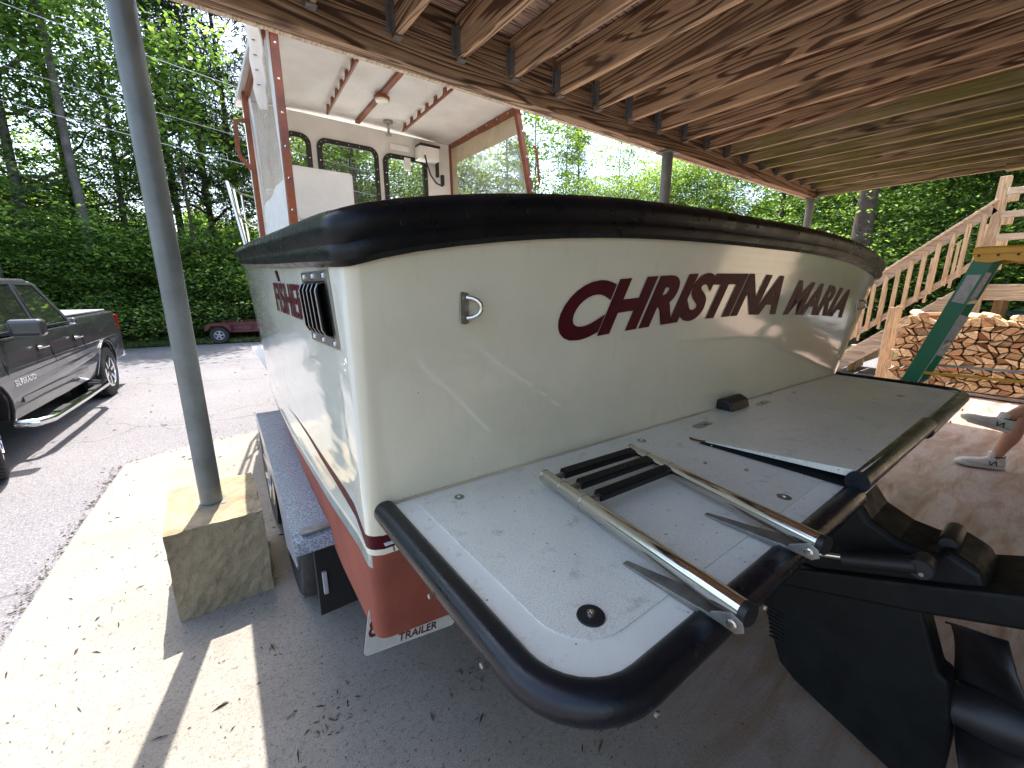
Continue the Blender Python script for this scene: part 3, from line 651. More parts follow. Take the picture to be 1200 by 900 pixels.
# deck fittings
ft = MB()
for x, y, r_ in ((.474, .868, .013), (1.195, .837, .016), (1.151, .365, .017), (1.369-.03, .660, .008), (2.398, .794, .012), (1.24, .50, .007), (1.19, .60, .006), (2.75, .45, .016), (2.28, .86, .01)):
    MB().lathe((x, y, 1.0685), (0, 0, 1), [(r_, -.001), (r_, .0015), (r_*.4, .002), (r_*.3, .006)], 16).build('deck_fitting', M['dullsteel'], plat)
for x, y in ((1.53, .800), (2.064, .800)):
    MB().prism(rrect(x-.055, y-.016, x+.055, y+.016, .014), 2, 1.068, 1.0715).box((x-.012, y-.008, 1.0712), (x+.02, y+.008, 1.077)).build('hatch_latch', M['dullsteel'], plat)
bf = MB().lathe((.451, .388, 1.0685), (0, 0, 1), [(.024, 0), (.023, .003), (.008, .004)], 24).build('drain_cover', M['black'], plat, smooth=True)
MB().lathe((.451, .388, 1.0724), (0, 0, 1), [(.008, 0), (.007, .004), (.003, .0045), (.003, .001)], 8).build('bolt', M['steel'], bf)
# black transducer box on the joint
MB().prism([(.0, .0), (.0, .040), (.03, .052), (.065, .036), (.075, .0)], 0, 1.79, 1.95).build('box_tmp', M['black'], plat)
bx = bpy.data.objects['box_tmp']; bx.name = 'black_light_box'
for v_ in bx.data.vertices: v_.co.y = Ty(1.87, 1.07)-woff(plat).y-(v_.co.y+woff(plat).y)-.002; v_.co.z += 1.0705-0+0
for v_ in bx.data.vertices: pass
md = bx.modifiers.new('b', 'BEVEL'); md.width = .006; md.segments = 2
# stern ladder
lad = MB(); T1 = ((.695, .785, 1.098), (.611, .222, 1.112)); T2 = ((1.036, .765, 1.098), (.911, .216, 1.112))
lads = []
for A_, B_ in (T1, T2):
    lad = MB(); A_, B_ = Vector(A_), Vector(B_); d = B_-A_
    lad.tube([A_, A_+d*.3], .0170, 16); lad.tube([A_+d*.301, B_], .0190, 16)
    lad.tube([A_-d*.004, A_+d*.004], .0178, 16); lad.tube([A_+d*.14, A_+d*.148], .0178, 16); lad.tube([A_+d*.29, A_+d*.305], .0198, 16); lad.tube([A_+d*.86, A_+d*.864], .0194, 16)
    ldr = lad.build('ladder_tube', M['steel'], boat, smooth=True); lads.append(ldr)
    A_, B_ = Vector(A_), Vector(B_); d = (B_-A_).normalized(); cp = MB(); cp.tube([B_-d*.002, B_+d*.012], .0186, 16); 
    cp.build('end_cap', M['black'], ldr, smooth=True)
for k, f_ in enumerate((.045, .175, .305)):
    a_ = Vector(T1[0]).lerp(Vector(T1[1]), f_); b2 = Vector(T2[0]).lerp(Vector(T2[1]), f_); d = (b2-a_)
    rg = MB().bar(a_+d*.13+Vector((0, 0, .004)), b2-d*.04+Vector((0, 0, .004)), .027, .020, up=(0, -.2, 1)).build('ladder_rung', M['rubber'], boat, bev=.003)
    MB().tube([a_, b2], .009, 8).build('rung_bar', M['dullsteel'], rg, smooth=True)
for (x, y0, y1, s_) in ((.596, .44, .232, -1), (.896, .44, .230, -1)):
    br = MB(); sgn = 1
    # flat tapering foot strip lying on the platform, then wrapped over the trim
    br.add([(x+.0, y0, 1.071), (x+.014, y0, 1.071), (x+.045, y1+.05, 1.071), (x-.0, y1+.05, 1.071), (x+.0, y0, 1.074), (x+.014, y0, 1.074), (x+.045, y1+.05, 1.083), (x-.0, y1+.05, 1.083)], [(3, 2, 1, 0), (4, 5, 6, 7), (0, 1, 5, 4), (1, 2, 6, 5), (2, 3, 7, 6), (3, 0, 4, 7)])
    br.box((x-.001, y1-.012, 1.079), (x+.046, y1+.052, 1.0845))
    br
    for xx in (x-.004,):
        br.prism([(y1+.035, 1.083), (y1-.01, 1.080), (y1-.022, 1.090), (y1-.018, 1.106), (y1-.0, 1.112), (y1+.03, 1.094)], 0, xx, xx+.004)
    bo = br.build('pivot_bracket', M['darksteel'], boat, bev=.001)
    MB().lathe((x-.005, y1-.004, 1.096), (-1, 0, 0), [(.008, 0), (.008, .003), (.005, .004), (.005, .007)], 12).build('pivot_bolt', M['steel'], bo, smooth=True)

# stern drive (profiles in y,z)
drv = MB().prism([(.60, .62), (.545, .47), (.437, .20), (.38, .16), (.096, .065), (-.02, .06), (-.012, .30), (.025, .48), (.045, .485), (.109, .66)], 0, 1.60, 1.70)
dv = drv.build('stern_drive', M['blackpaint'], boat, bev=.02, seg=3)
MB().prism([(.93, .52), (.93, 1.0), (.34, 1.0), (.315, .935), (.27, .875), (.197, .842), (.122, .835), (.09, .865), (.02, .835), (-.01, .775), (.0, .70), (.109, .66), (.56, .47)], 0, 1.62, 1.84).build('upper_housing', M['blackpaint'], dv, bev=.02, seg=3)
MB().prism([(.66, .50), (.60, .47), (.11, .655), (-.07, .735), (-.35, .85), (-.40, .90), (-.38, .93), (-.05, .83), (.1, .76), (.56, .56)], 0, 1.59, 1.87).build('cavitation_plate', M['blackpaint'], dv, bev=.012)
MB().lathe((1.74, .10, .862), (1, 0, 0), [(.02, -.07), (.024, -.06), (.024, .06), (.02, .07)], 20).build('housing_cap', M['black'], dv, smooth=True)
tc = MB().tube([(1.545, .56, .66), (1.545, .22, .79)], .012, 12).build('trim_ram', M['steel'], dv, smooth=True)
MB().tube([(1.545, .30, .755), (1.545, .14, .825)], .026, 14).build('trim_cylinder', M['black'], dv, smooth=True)
MB().lathe((1.545, .13, .825), (1, 0, 0), [(.027, -.02), (.031, -.015), (.031, .03), (.026, .05)], 20).build('trim_pivot', M['black'], dv, smooth=True)
MB().lathe((1.524, .125, .815), (-1, 0, 0), [(.007, 0), (.006, .004)], 10).build('pivot_screw', M['steel'], dv)
gv = MB()
for i in range(8): gv.box((1.593, .45-.003*i, .40-i*.016), (1.599, .50-.003*i, .406-i*.016))
gv.build('water_intake', M['hollow'], dv)
pc = Vector((1.68, -.03, .37)); ax = Vector((0, -1, .38)).normalized()
pp = MB(); pp.lathe(pc, ax, [(.075, -.03), (.08, .02), (.074, .12), (.05, .15)], 20)
u = (Vector((0, 0, 1))-ax*ax.z).normalized(); w2 = ax.cross(u)
for k in range(3):
    a0 = R(8+120*k); vs = []; nr, nc = 7, 7
    for i in range(nr):
        rr_ = lerp(.06, .275, i/(nr-1)); half = .62*math.sin(math.pi*min(1, .25+.72*i/(nr-1)))**.8*(1 if i < nr-1 else .35)
        for j in range(nc):
            t_ = (j/(nc-1)-.5)*2; a_ = a0+t_*half; hgt = .065+t_*.095*(1.0-.35*i/(nr-1)); vs.append(pc+ax*hgt+(u*math.cos(a_)+w2*math.sin(a_))*rr_)
    pp.add(vs, [(i*nc+j, i*nc+j+1, (i+1)*nc+j+1, (i+1)*nc+j) for i in range(nr-1) for j in range(nc-1)])
po = pp.build('propeller', simple('bronze_black', (.022, .02, .021), .42, .3, var=.3), dv, smooth=True); sd_ = po.modifiers.new('s', 'SOLIDIFY'); sd_.thickness = .006

# cabin
cab = MB()
wins = [(.93, 2.46, 1.165, 3.15), (1.262, 2.46, 1.89, 3.145), (1.985, 2.46, 2.505, 3.12)]
FY = 5.22
wall = filled('cabin_front', [[(.60, 1.6), (2.86, 1.6), (2.86, 3.37), (.60, 3.37)]]+[rrect(*w_, .09) for w_ in wins], .02, M['white'], boat, MX((1, 0, 0), (0, 0, 1), (0, -1, 0), (0, FY, 0)))
for w_ in wins:
    x0, z0, x1, z1 = w_
    f_ = filled('cabin_window', [rrect(x0-.02, z0-.02, x1+.02, z1+.02, .10), rrect(x0+.03, z0+.03, x1-.03, z1-.03, .06)], .012, M['black'], boat, MX((1, 0, 0), (0, 0, 1), (0, -1, 0), (0, FY-.034, 0)))
    sc = MB(); q = rrect(x0+.005, z0+.005, x1-.005, z1-.005, .07, 2)
    for p, p2 in zip(q, q[1:]+q[:1]):
        n_ = max(1, int(math.hypot(p2[0]-p[0], p2[1]-p[1])/.11))
        for i in range(n_): sc.lathe((lerp(p[0], p2[0], i/n_), FY-.046, lerp(p[1], p2[1], i/n_)), (0, -1, 0), [(.007, 0), (.005, .003)], 6)
    sc.build('frame_screw', M['steel'], f_)
    MB().add([(x0, FY, z0), (x1, FY, z0), (x1, FY, z1), (x0, FY, z1)], [(0, 1, 2, 3)]).build('pane', M['glass'], f_)
rf = MB(); nx_ = 10
vs = []
for i in range(nx_+1):
    x = lerp(.56, 2.92, i/nx_); z = 3.365+.05*(1-((x-1.74)/1.18)**2)
    for (y, dz) in ((3.66, 0), (5.42, 0), (5.42, .045), (3.66, .045)): vs.append((x, y, z+dz))
for i in range(nx_):
    for q in range(4): rf.add([vs[i*4+q], vs[i*4+(q+1) % 4], vs[(i+1)*4+(q+1) % 4], vs[(i+1)*4+q]], [(0, 1, 2, 3)])
rf.add(vs[:4], [(0, 1, 2, 3)]); rf.add(vs[-4:], [(0, 1, 2, 3)])
rf.build('cabin_roof', M['ceil'], boat)
MB().sweep([(lerp(.60, 2.88, i/8), 3.655, 3.345+.05*(1-((lerp(.60, 2.88, i/8)-1.74)/1.18)**2)) for i in range(9)], [(-.018, -.035), (.018, -.035), (.018, .035), (-.018, .035)]).build('roof_trim', M['brownred'], boat, bev=.004)
rt_ = MB().bar((2.83, 3.72, 3.335), (2.86, 5.2, 3.345), .03, .065).build('roof_trim', M['brownred'], boat, bev=.004)
sc = MB()
for i in range(7): sc.box((2.812, 3.85+i*.2, 3.33), (2.816, 3.87+i*.2, 3.345))
sc.build('snap', M['steel'], boat)
MB().bar((.62, 3.72, 3.335), (.62, 5.2, 3.345), .03, .065).build('roof_trim', M['brownred'], boat, bev=.004)
pl = MB().bar((.672, 3.70, 3.36), (.585, 3.26, 1.72), .052, .05, up=(0, 1, 0)).build('cabin_post', M['brownred'], boat, bev=.005)
sc = MB()
for f_ in (.07, .22, .36, .5, .63, .76, .88):
    p = Vector((.672, 3.70, 3.36)).lerp(Vector((.585, 3.26, 1.72)), f_); sc.lathe(p+Vector((.0, -.026, 0)), (0, -1, 0), [(.011, 0), (.006, .006)], 10)
sc.build('snap', M['steel'], pl)
pr_ = MB().bar((2.812, 3.72, 3.36), (2.84, 3.28, 1.72), .052, .05, up=(0, 1, 0)).build('cabin_post', M['brownred'], boat, bev=.005)
sc = MB()
for f_ in (.15, .3, .42, .5): p = Vector((2.812, 3.72, 3.36)).lerp(Vector((2.84, 3.28, 1.72)), f_); sc.lathe(p+Vector((.01, -.026, 0)), (0, -1, 0), [(.011, 0), (.006, .006)], 10)
sc.build('snap', M['steel'], pr_)
MB().sweep([(2.86, 3.50, 2.95), (2.905, 3.50, 2.93), (2.91, 3.46, 2.62), (2.865, 3.44, 2.58)], [(-.012, -.012), (.012, -.012), (.012, .012), (-.012, .012)]).build('grab_handle', M['brownred'], pr_, bev=.003)
fp = MB().bar((.60, 5.0, 3.36), (.60, 4.95, 1.80), .045, .04, up=(0, 1, 0)).build('cabin_post', M['brownred'], boat, bev=.005)
MB().sweep([(.585, 4.98, 3.12), (.50, 4.98, 3.10), (.49, 4.98, 2.86), (.50, 4.98, 2.80), (.585, 4.98, 2.70)], [(-.02, -.018), (.02, -.018), (.02, .018), (-.02, .018)]).build('grab_handle', M['brownred'], fp, bev=.004)
MB().bar((2.85, 5.15, 3.33), (2.88, 5.15, 1.85), .045, .04, up=(0, 1, 0)).build('cabin_post', M['brownred'], boat, bev=.005)
# side curtains: canvas margin + clear panel
def curtain(xa, ya0, ya1, side):
    def pt(y, z): # y 0..1 aft->fore, z
        yaft = lerp(3.68, 3.28, (3.34-z)/1.62)+.02; xx = xa+ (lerp(0, -.07, (3.34-z)/1.62) if side < 0 else lerp(0, .03, (3.34-z)/1.62))
        yy = lerp(yaft, ya1, y); wob = .012*math.sin(y*13+z*3)*(1 if side < 0 else .5)
        return (lerp(xx, xa, y)+wob, yy, z)
    c_ = MB(); v_ = MB()
    zz = [3.33, 3.12, 3.0, 2.8, 2.6, 2.4, 2.2, 2.0, 1.82] if side > 0 else [3.33, 3.25, 3.0, 2.8, 2.6, 2.4, 2.35, 2.1, 1.78]
    yy = [0, .07, .25, .45, .6, .75, .92, 1]
    for i in range(len(yy)-1):
        for j in range(len(zz)-1):
            P4 = [pt(yy[i], zz[j]), pt(yy[i+1], zz[j]), pt(yy[i+1], zz[j+1]), pt(yy[i], zz[j+1])]
            edge = i in (0, len(yy)-2) or j == 0 or j >= (len(zz)-2)
            if side < 0: edge = i == 0 or i == len(yy)-2 or zz[j] <= 2.36
            (c_ if edge else v_).add(P4, [(0, 1, 2, 3)])
    co = c_.build('side_curtain', M['canvas'] if side > 0 else M['whitecanvas'], boat, smooth=True)
    v_.build('clear_panel', M['vinyl'], co, smooth=True)
curtain(.635, 3.68, 5.0, -1); curtain(2.85, 3.68, 5.13, 1)
# gathered flap at the port corner of the roof
gf = MB(); P_ = [(.552+.006*math.sin(i*2.1), 3.72, 3.43-.6*i/10) for i in range(11)]
gf.sweep(P_, [(-.045, -.02), (-.02, -.03), (.01, -.022), (.035, -.03), (.05, -.01), (.045, .02), (.0, .03), (-.04, .02)], up=(0, 1, 0), scales=[1, 1.02, .98, 1, .96, .95, .93, .9, .88, .8, .5])
go_ = gf.build('rolled_flap', M['whitecanvas'], boat, smooth=True)
sc = MB()
for i in range(5): sc.box((.532, 3.686, 3.33-i*.09), (.552, 3.69, 3.334-i*.09))
sc.build('snap', M['black'], go_)
# ceiling fittings
def rack(xa, ya, xb, yb):
    r_ = MB(); zc_ = 3.33
    zz = lambda x: 3.355+.05*(1-((x-1.74)/1.18)**2)
    r_.bar((xa, ya, zz(xa)-.055), (xb, yb, zz(xb)-.055), .02, .022)
    r_.bar((xa, ya, zz(xa)-.055), (xa-.0, ya-.04, zz(xa)-.0), .02, .022)
    for i in range(6):
        f_ = .12+i*.165; x, y = lerp(xa, xb, f_), lerp(ya, yb, f_); r_.prism([(y-.035, zz(x)-.046), (y+.035, zz(x)-.046), (y+.02, zz(x)-.015), (y+.025, zz(x)+.004), (y-.025, zz(x)+.004), (y-.02, zz(x)-.015)], 0, x-.011, x+.011)
    r_.build('rod_rack', M['brownred'], boat, bev=.003)
rack(1.262, 3.74, 1.33, 5.0); rack(2.105, 3.74, 2.15, 5.0)
MB().bar((1.66, 3.70, 3.397), (1.70, 5.2, 3.397), .05, .03).build('ceiling_strip', M['brownred'], boat, bev=.004)
cl_ = MB().lathe((1.685, 4.38, 3.385), (0, 0, -1), [(.075, 0), (.075, .022), (.065, .026)], 24).build('dome_light', M['brownred'], boat, smooth=True)
MB().lathe((1.685, 4.38, 3.359), (0, 0, -1), [(.062, 0), (.058, .018), (.03, .026)], 24).build('lens', M['lamp'], cl_, smooth=True)
MB().lathe((1.98, 5.0, 3.40), (0, 0, -1), [(.055, 0), (.05, .012), (.014, .018), (.012, .12), (.035, .125), (.035, .135)], 18).build('ceiling_bracket', M['dullsteel'], boat, smooth=True)
ra = MB().box((2.36, 5.02, 3.10), (2.62, 5.17, 3.25)).build('radio_box', M['white'], boat, bev=.012)
MB().box((2.37, 5.015, 3.252), (2.63, 5.17, 3.275)).build('radio_mount', M['black'], ra, bev=.004)
MB().tube([(2.42, 5.01, 3.14), (2.43, 4.99, 3.05), (2.47, 4.98, 2.92), (2.54, 4.98, 2.84), (2.64, 5.0, 2.82)], .010, 8).build('cable', M['black'], ra, smooth=True)
MB().box((2.62, 5.10, 2.95), (2.65, 5.15, 3.12)).box((2.68, 5.1, 2.86), (2.72, 5.14, 2.98)).build('microphone', M['black'], boat, bev=.004)
MB().box((2.22, 5.16, 2.98), (2.30, 5.20, 3.12)).box((2.05, 5.17, 3.18), (2.3, 5.2, 3.25)).build('junction_box', M['white'], boat, bev=.008)
MB().box((.82, 4.4, 2.2), (1.36, 4.48, 2.665)).box((.80, 4.36, 1.6), (1.38, 4.9, 2.2)).build('helm_seat', M['white'], boat, bev=.03, seg=3)
MB().tube([(1.05, 4.34, 2.15), (1.05, 4.30, 2.19), (1.17, 4.30, 2.19), (1.17, 4.34, 2.15)], .008, 8).build('seat_handle', M['black'], boat)
# bow rail and foredeck lip
brl = MB(); pts = [(.38, 5.2, 2.60), (.58, 6.2, 2.68), (1.0, 7.2, 2.78), (1.73, 8.15, 2.9), (2*CX-1.0, 7.2, 2.78), (2*CX-.58, 6.2, 2.68), (2*CX-.38, 5.2, 2.60)]
brl.tube(pts, .016, 10)
brl.tube([(.38, 5.2, 2.60), (.43, 4.6, 1.82)], .016, 10); brl.tube([(.385, 5.02, 2.33), (.62, 6.2, 2.33), (1.02, 7.2, 2.4)], .011, 8)
for p in pts[1:-1]: brl.tube([p, (p[0]+.02, p[1], itp(ZS, p[1]))], .013, 8)
brl.tube([(.46, 5.6, 2.62), (.52, 5.6, 1.9)], .013, 8)
brl.build('bow_rail', M['steel'], boat, smooth=True)

# ------------------------------------------------------------ boat trailer
tr = thing('boat_trailer', 'galvanised tandem boat trailer under the boat, with grey speckled fender and a rear plate', 'trailer', (CX, 2.5, 0))
m, t, b = newmat('speckled_fender'); v = coord(t)
c0 = ramp(t, noise(t, v, 160, 2, .6), [(.42, (.13, .16, .20)), (.60, (.36, .40, .44))]); t.links.new(c0, b.inputs['Base Color']); b.inputs['Roughness'].default_value = .38; b.inputs['Coat Weight'].default_value = .3; M['fender'] = m
def fender(x0, x1, sgn):
    f_ = MB(); prof_ = [(1.50, .665), (1.515, .70), (1.56, .718), (3.15, .745), (3.36, .72), (3.42, .62)]; prof2 = [(y, z-.006) for y, z in prof_]
    poly = prof_+prof2[::-1]; f_.prism(poly, 0, x0, x1)
    ox = x0 if sgn < 0 else x1
    # outer valance with two wheel arches
    val = [(1.50, .62), (1.515, .70), (1.56, .718), (3.15, .745), (3.36, .72), (3.42, .60)]
    ar = []
    for cyy in (3.08, 2.26):
        for i in range(9): a_ = R(180*i/8); ar.append((cyy+.37*math.cos(a_), .36+.29*math.sin(a_)))
    f_.prism(val+[(3.38, .50)]+[p for p in ar if p[0] < 3.4 and p[1] > .45], 0, ox-.003, ox+.003)
    f_.v = [(p[0]+(.035*(p[1]-1.5) if sgn < 0 and p[0] < .3 else 0), p[1], p[2]) for p in f_.v]
    return f_.build('fender', M['fender'], tr, bev=.002)
fL = fender(.155, .46, -1)
MB().box((.185, 1.53, .716), (.42, 1.575, .7235)).build('fender_step_pad', M['galv'], fL)
fender(2*CX-.46, 2*CX-.155, 1)
def tyre_mb(c, ax, r=.36, w_=.22):
    return MB().lathe(c, ax, [(.20, -w_/2*.9), (r*.93, -w_/2), (r*.985, -w_/2*.82), (r, -w_/2*.5), (r, w_/2*.5), (r*.985, w_/2*.82), (r*.93, w_/2), (.20, w_/2*.9)], 40)
def rim_mb(c, ax, r=.20, w_=.2, spokes=5):
    b_ = MB().lathe(c, ax, [(r*1.02, -w_/2), (r*1.02, w_/2*.9), (r*.9, w_/2*.95), (r*.85, w_/2*.5), (r*.3, w_/2*.55), (r*.28, w_/2*.8), (.01, w_/2*.82)], 32); A = Vector(ax).normalized(); u_ = A.orthogonal().normalized(); v_ = A.cross(u_)
    for k in range(spokes):
        a_ = 2*math.pi*k/spokes; d = u_*math.cos(a_)+v_*math.sin(a_); b_.bar(Vector(c)+A*w_*.36+d*r*.2, Vector(c)+A*w_*.42+d*r*.93, .045, .03, up=A)
    return b_
for (x, sg) in ((.32, -1), (2*CX-.32, 1)):
    for y in (2.26, 3.08):
        wh = tyre_mb((x, y, .335), (sg, 0, 0), .335, .20).build('wheel', M['tyre'], tr, smooth=True)
        rim_mb((x, y, .335), (sg, 0, 0), .19, .21, 6).build('rim', M['dullsteel'], wh, smooth=True)
fm = MB()
for x in (.95, 2*CX-.95): fm.box((x-.04, 1.2, .36), (x+.04, 6.6, .48))
for y in (1.35, 2.5, 3.6, 5.2): fm.box((.99, y-.04, .34), (2*CX-.99, y+.04, .42))
fm.box((.40, 2.23, .31), (3.06, 2.29, .355)); fm.box((.40, 3.05, .31), (3.06, 3.11, .355))
fm.bar((.95, 6.56, .42), (CX, 8.6, .42), .08, .1); fm.bar((2*CX-.95, 6.56, .42), (CX, 8.6, .42), .08, .1)
fm.build('frame', M['galv'], tr, bev=.004)
MB().box((1.05, 1.2, .482), (1.15, 5.2, .54)).build('bunk', M['greylumber'], tr); MB().box((2.31, 1.2, .482), (2.41, 5.2, .54)).build('bunk', M['greylumber'], tr)
bkp = MB().box((.225, 1.60, .30), (.43, 1.612, .60)).build('splash_guard', M['black'], tr, bev=.004)
MB().box((.245, 1.585, .40), (.262, 1.60, .50)).build('guard_latch', M['grey'], bkp, bev=.003)
MB().box((.36, 1.22, .46), (.93, 1.25, .49)).build('plate_arm', M['galv'], tr)
# licence plate, slightly leaning
Mp = MX((.985, 0, -.17), (.17, 0, .985), (0, 1, 0), (.358, 1.09, .562))
pf = filled('licence_plate', [rrect(-.095, -.065, .215, .095, .015)], .001, M['plate'], tr, Mp)
tr_text = lambda body, sx, x0, y0, sz, mat: text_mesh('plate_text', body, mat, pf, lambda c: Mp @ Vector((x0+c.x*sx, y0+c.y, -.003-.0005*(c.z > 0))), sz, .012*sz, .0005)
a_ = tr_text('80', .75, -.09, -.002, .085, M['textred']); tr_text('TRAILER', .95, .01, -.052, .038, M['textred'])

# ------------------------------------------------------------ pickup truck (local: x forward, y left, z up)
HA = R(5.7); ang = math.atan2(-math.cos(HA), -math.sin(HA))
rear_out = Vector((-1.284, 8.285, 0)); hd = Vector((-.122, -.9925, 0)); lf = Vector((.9925, -.122, 0))
K = .908
tk = thing('pickup_truck', 'charcoal crew cab pickup truck with chrome side step parked on the driveway', 'truck', (-2.27, 6.97, 0), ang)
FXW, RXW = 1.8, -1.84
def sc_(mb): mb.v = [(p[0]*K, p[1]*K, p[2]*K) for p in mb.v]; return mb
def arch(cx, r, z0, n=14):
    return [(cx+r*math.cos(R(a_)), .42+r*math.sin(R(a_))) for a_ in [180*i/n for i in range(n+1)]]
low = [(-2.95, .62), (-2.97, .95), (-2.93, 1.30), (-2.88, 1.345), (-1.02, 1.335), (-1.0, 1.25), (1.35, 1.24), (1.5, 1.22), (2.5, 1.14), (2.78, 1.02), (2.86, .62), (2.80, .42)]
a1 = arch(FXW, .50, .42); a2 = arch(RXW, .49, .42)
body_poly = low+[(p[0], p[1]) for p in a1]+[(1.2, .40), (-1.25, .40)]+[(p[0], p[1]) for p in a2]+[(-2.4, .5), (-2.9, .52)]
def sideprism(poly, y0, y1): m_ = MB(); n = len(poly); m_.prism(poly, 1, y0, y1); return m_
bmb = MB(); # shaped body: several lateral layers give tumblehome
layers = [(-.985, .985)]
n = len(body_poly)
def yw(z): return itp([(.4, .93), (.6, .975), (.85, .99), (1.1, .985), (1.35, .93)], z)
vs = [(x, yw(z), z) for x, z in body_poly]+[(x, -yw(z), z) for x, z in body_poly]
bmb.add(vs, [tuple(range(n)), tuple(range(2*n-1, n-1, -1))]+[(i, n+i, n+(i+1) % n, (i+1) % n) for i in range(n)])
bo = sc_(bmb).build('body', M['paint'], tk, local=True, bev=.025, seg=3)
bo.data.polygons.foreach_set('use_smooth', [False]*len(bo.data.polygons))
# greenhouse: crew cab
gh = MB(); gp = [(-1.0, 1.25, .92), (-.78, 1.80, .70), (-.55, 1.865, .68), (.55, 1.865, .68), (.78, 1.82, .70), (1.5, 1.25, .92)]
n = len(gp); vs = [(x, y, z) for x, z, y in gp]+[(x, -y, z) for x, z, y in gp]
gh.add(vs, [tuple(range(n)), tuple(range(2*n-1, n-1, -1))]+[(i, n+i, n+(i+1) % n, (i+1) % n) for i in range(n)])
sc_(gh).build('cab', M['paint'], tk, local=True, bev=.035, seg=3)
def ghy(z): return itp([(1.25, .92), (1.8, .70), (1.87, .68)], z)
def glass_poly(pts, nm='side_window'):
    for s_ in (1, -1):
        g_ = MB(); vs = [(x, s_*(ghy(z)+.006), z) for x, z in pts]+[(x, s_*(ghy(z)-.01), z) for x, z in pts]; n = len(pts)
        g_.add(vs, [tuple(range(n)), tuple(range(2*n-1, n-1, -1))]+[(i, n+i, n+(i+1) % n, (i+1) % n) for i in range(n)])
        sc_(g_).build(nm, M['tint'], tk, local=True)
        q = [(x, s_*(ghy(z)+.008), z) for x, z in pts]; e_ = MB(); e_.tube([Vector(p)*1 for p in q], .010, 6, closed=True); sc_(e_).build('window_seal', M['black'], tk, local=True)
glass_poly([(-.80, 1.29), (-.66, 1.66), (-.58, 1.79), (-.12, 1.795), (.10, 1.29)])
glass_poly([(.20, 1.29), (.0, 1.795), (.55, 1.795), (.68, 1.76), (1.20, 1.33), (1.20, 1.29)])
wg = MB().add([(1.47, .80, 1.30), (1.47, -.80, 1.30), (.86, -.63, 1.79), (.86, .63, 1.79)], [(0, 1, 2, 3)]); wg.v = [(x+.03, y, z+.01) for x, y, z in wg.v]; sc_(wg).build('windscreen', M['tint'], tk, local=True)
rg_ = MB().add([(-.99, .72, 1.36), (-.99, -.72, 1.36), (-.82, -.62, 1.76), (-.82, .62, 1.76)], [(0, 1, 2, 3)]); sc_(rg_).build('rear_window', M['tint'], tk, local=True)
# tonneau, arches, mouldings, seams
sc_(MB().box((-2.86, -.84, 1.345), (-1.03, .84, 1.375))).build('bed_cover', simple('grey_bed_cover', (.25, .25, .27), .4), tk, local=True, bev=.01)
for s_ in (1, -1):
    for cx, r in ((FXW, .515), (RXW, .505)):
        p_ = [(x, s_*(yw(z)+.004), z) for x, z in arch(cx, r, .42)]
        sc_(MB().sweep(p_, [(-.02, -.012), (.02, -.012), (.02, .02), (-.02, .02)], up=(0, 1, 0))).build('wheel_arch', M['paint'], tk, local=True, bev=.006)
        sc_(MB().lathe((cx, s_*.60, .42), (0, 1, 0), [(.49, -.02), (.49, .02)], 30)).build('wheel_well', M['hollow'], tk, local=True)
    sm_ = MB()
    for pl_ in ([(-1.02, 1.30), (-1.0, .9), (-.95, .52)], [(.14, 1.26), (.10, .9), (.12, .50)], [(1.30, 1.24), (1.28, .9), (1.2, .52)], [(-1.0, 1.246), (1.3, 1.235)]):
        sm_.sweep([(x, s_*(yw(z)+.0015), z) for x, z in pl_], [(-.005, -.003), (.005, -.003), (.005, .003), (-.005, .003)], up=(0, 1, 0))
    sc_(sm_).build('door_seam', M['hollow'], tk, local=True)
    mo = MB(); mo.sweep([(x, s_*(yw(.62)+.006), .60) for x in (-.9, 0, 1.1)], [(-.03, -.008), (.03, -.008), (.03, .008), (-.03, .008)], up=(0, 1, 0)); sc_(mo).build('side_moulding', M['paint'], tk, local=True, bev=.004)
    for xh in (-.72, .42):
        h_ = MB().tube([(xh-.09, s_*(yw(1.08)+.012), 1.08), (xh-.08, s_*(yw(1.08)+.04), 1.085), (xh+.08, s_*(yw(1.08)+.04), 1.085), (xh+.09, s_*(yw(1.08)+.012), 1.08)], .016, 8)
        ho = sc_(h_).build('door_handle', M['chrome'], tk, local=True, smooth=True)
        sc_(MB().box((xh-.07, s_*(yw(1.08)-.001), 1.03) if s_ > 0 else (xh-.07, -yw(1.08)-.003, 1.03), (xh+.07, yw(1.08)+.003, 1.11) if s_ > 0 else (xh+.07, -yw(1.08)+.001, 1.11))).build('handle_cup', M['hollow'], ho, local=True)
    mi_ = sc_(MB().box((1.02, s_*1.02 if s_ > 0 else -1.28, 1.26), (1.16, 1.28 if s_ > 0 else -1.02, 1.44))).build('wing_mirror', M['paint'], tk, local=True, bev=.035, seg=4)
    sc_(MB().bar((1.10, s_*.90, 1.275), (1.10, s_*1.05, 1.31), .07, .035)).build('mirror_arm', M['black'], mi_, local=True, bev=.008)
    st_ = MB(); st_.tube([(-1.12, s_*.90, .36), (-1.10, s_*1.06, .35), (-.95, s_*1.12, .345), (0, s_*1.13, .345), (1.0, s_*1.12, .345), (1.15, s_*1.06, .35), (1.18, s_*.90, .36)], .045, 12)
    so_ = sc_(st_).build('side_step', M['chrome'], tk, local=True, smooth=True)
    for xx in (-.45, .7): sc_(MB().prism(rrect(xx-.18, s_*1.13-.035, xx+.18, s_*1.13+.035, .03), 2, .385, .397)).build('step_pad', M['black'], so_, local=True)
    tl = sc_(MB().box((-2.975, s_*.80 if s_ > 0 else -.965, .92), (-2.86, .965 if s_ > 0 else -.80, 1.28))).build('tail_light', M['tail'], tk, local=True, bev=.015)
    sc_(MB().box((2.70, s_*.62 if s_ > 0 else -.93, .86), (2.84, .93 if s_ > 0 else -.62, 1.04))).build('headlight', M['lamp'], tk, local=True, bev=.02)
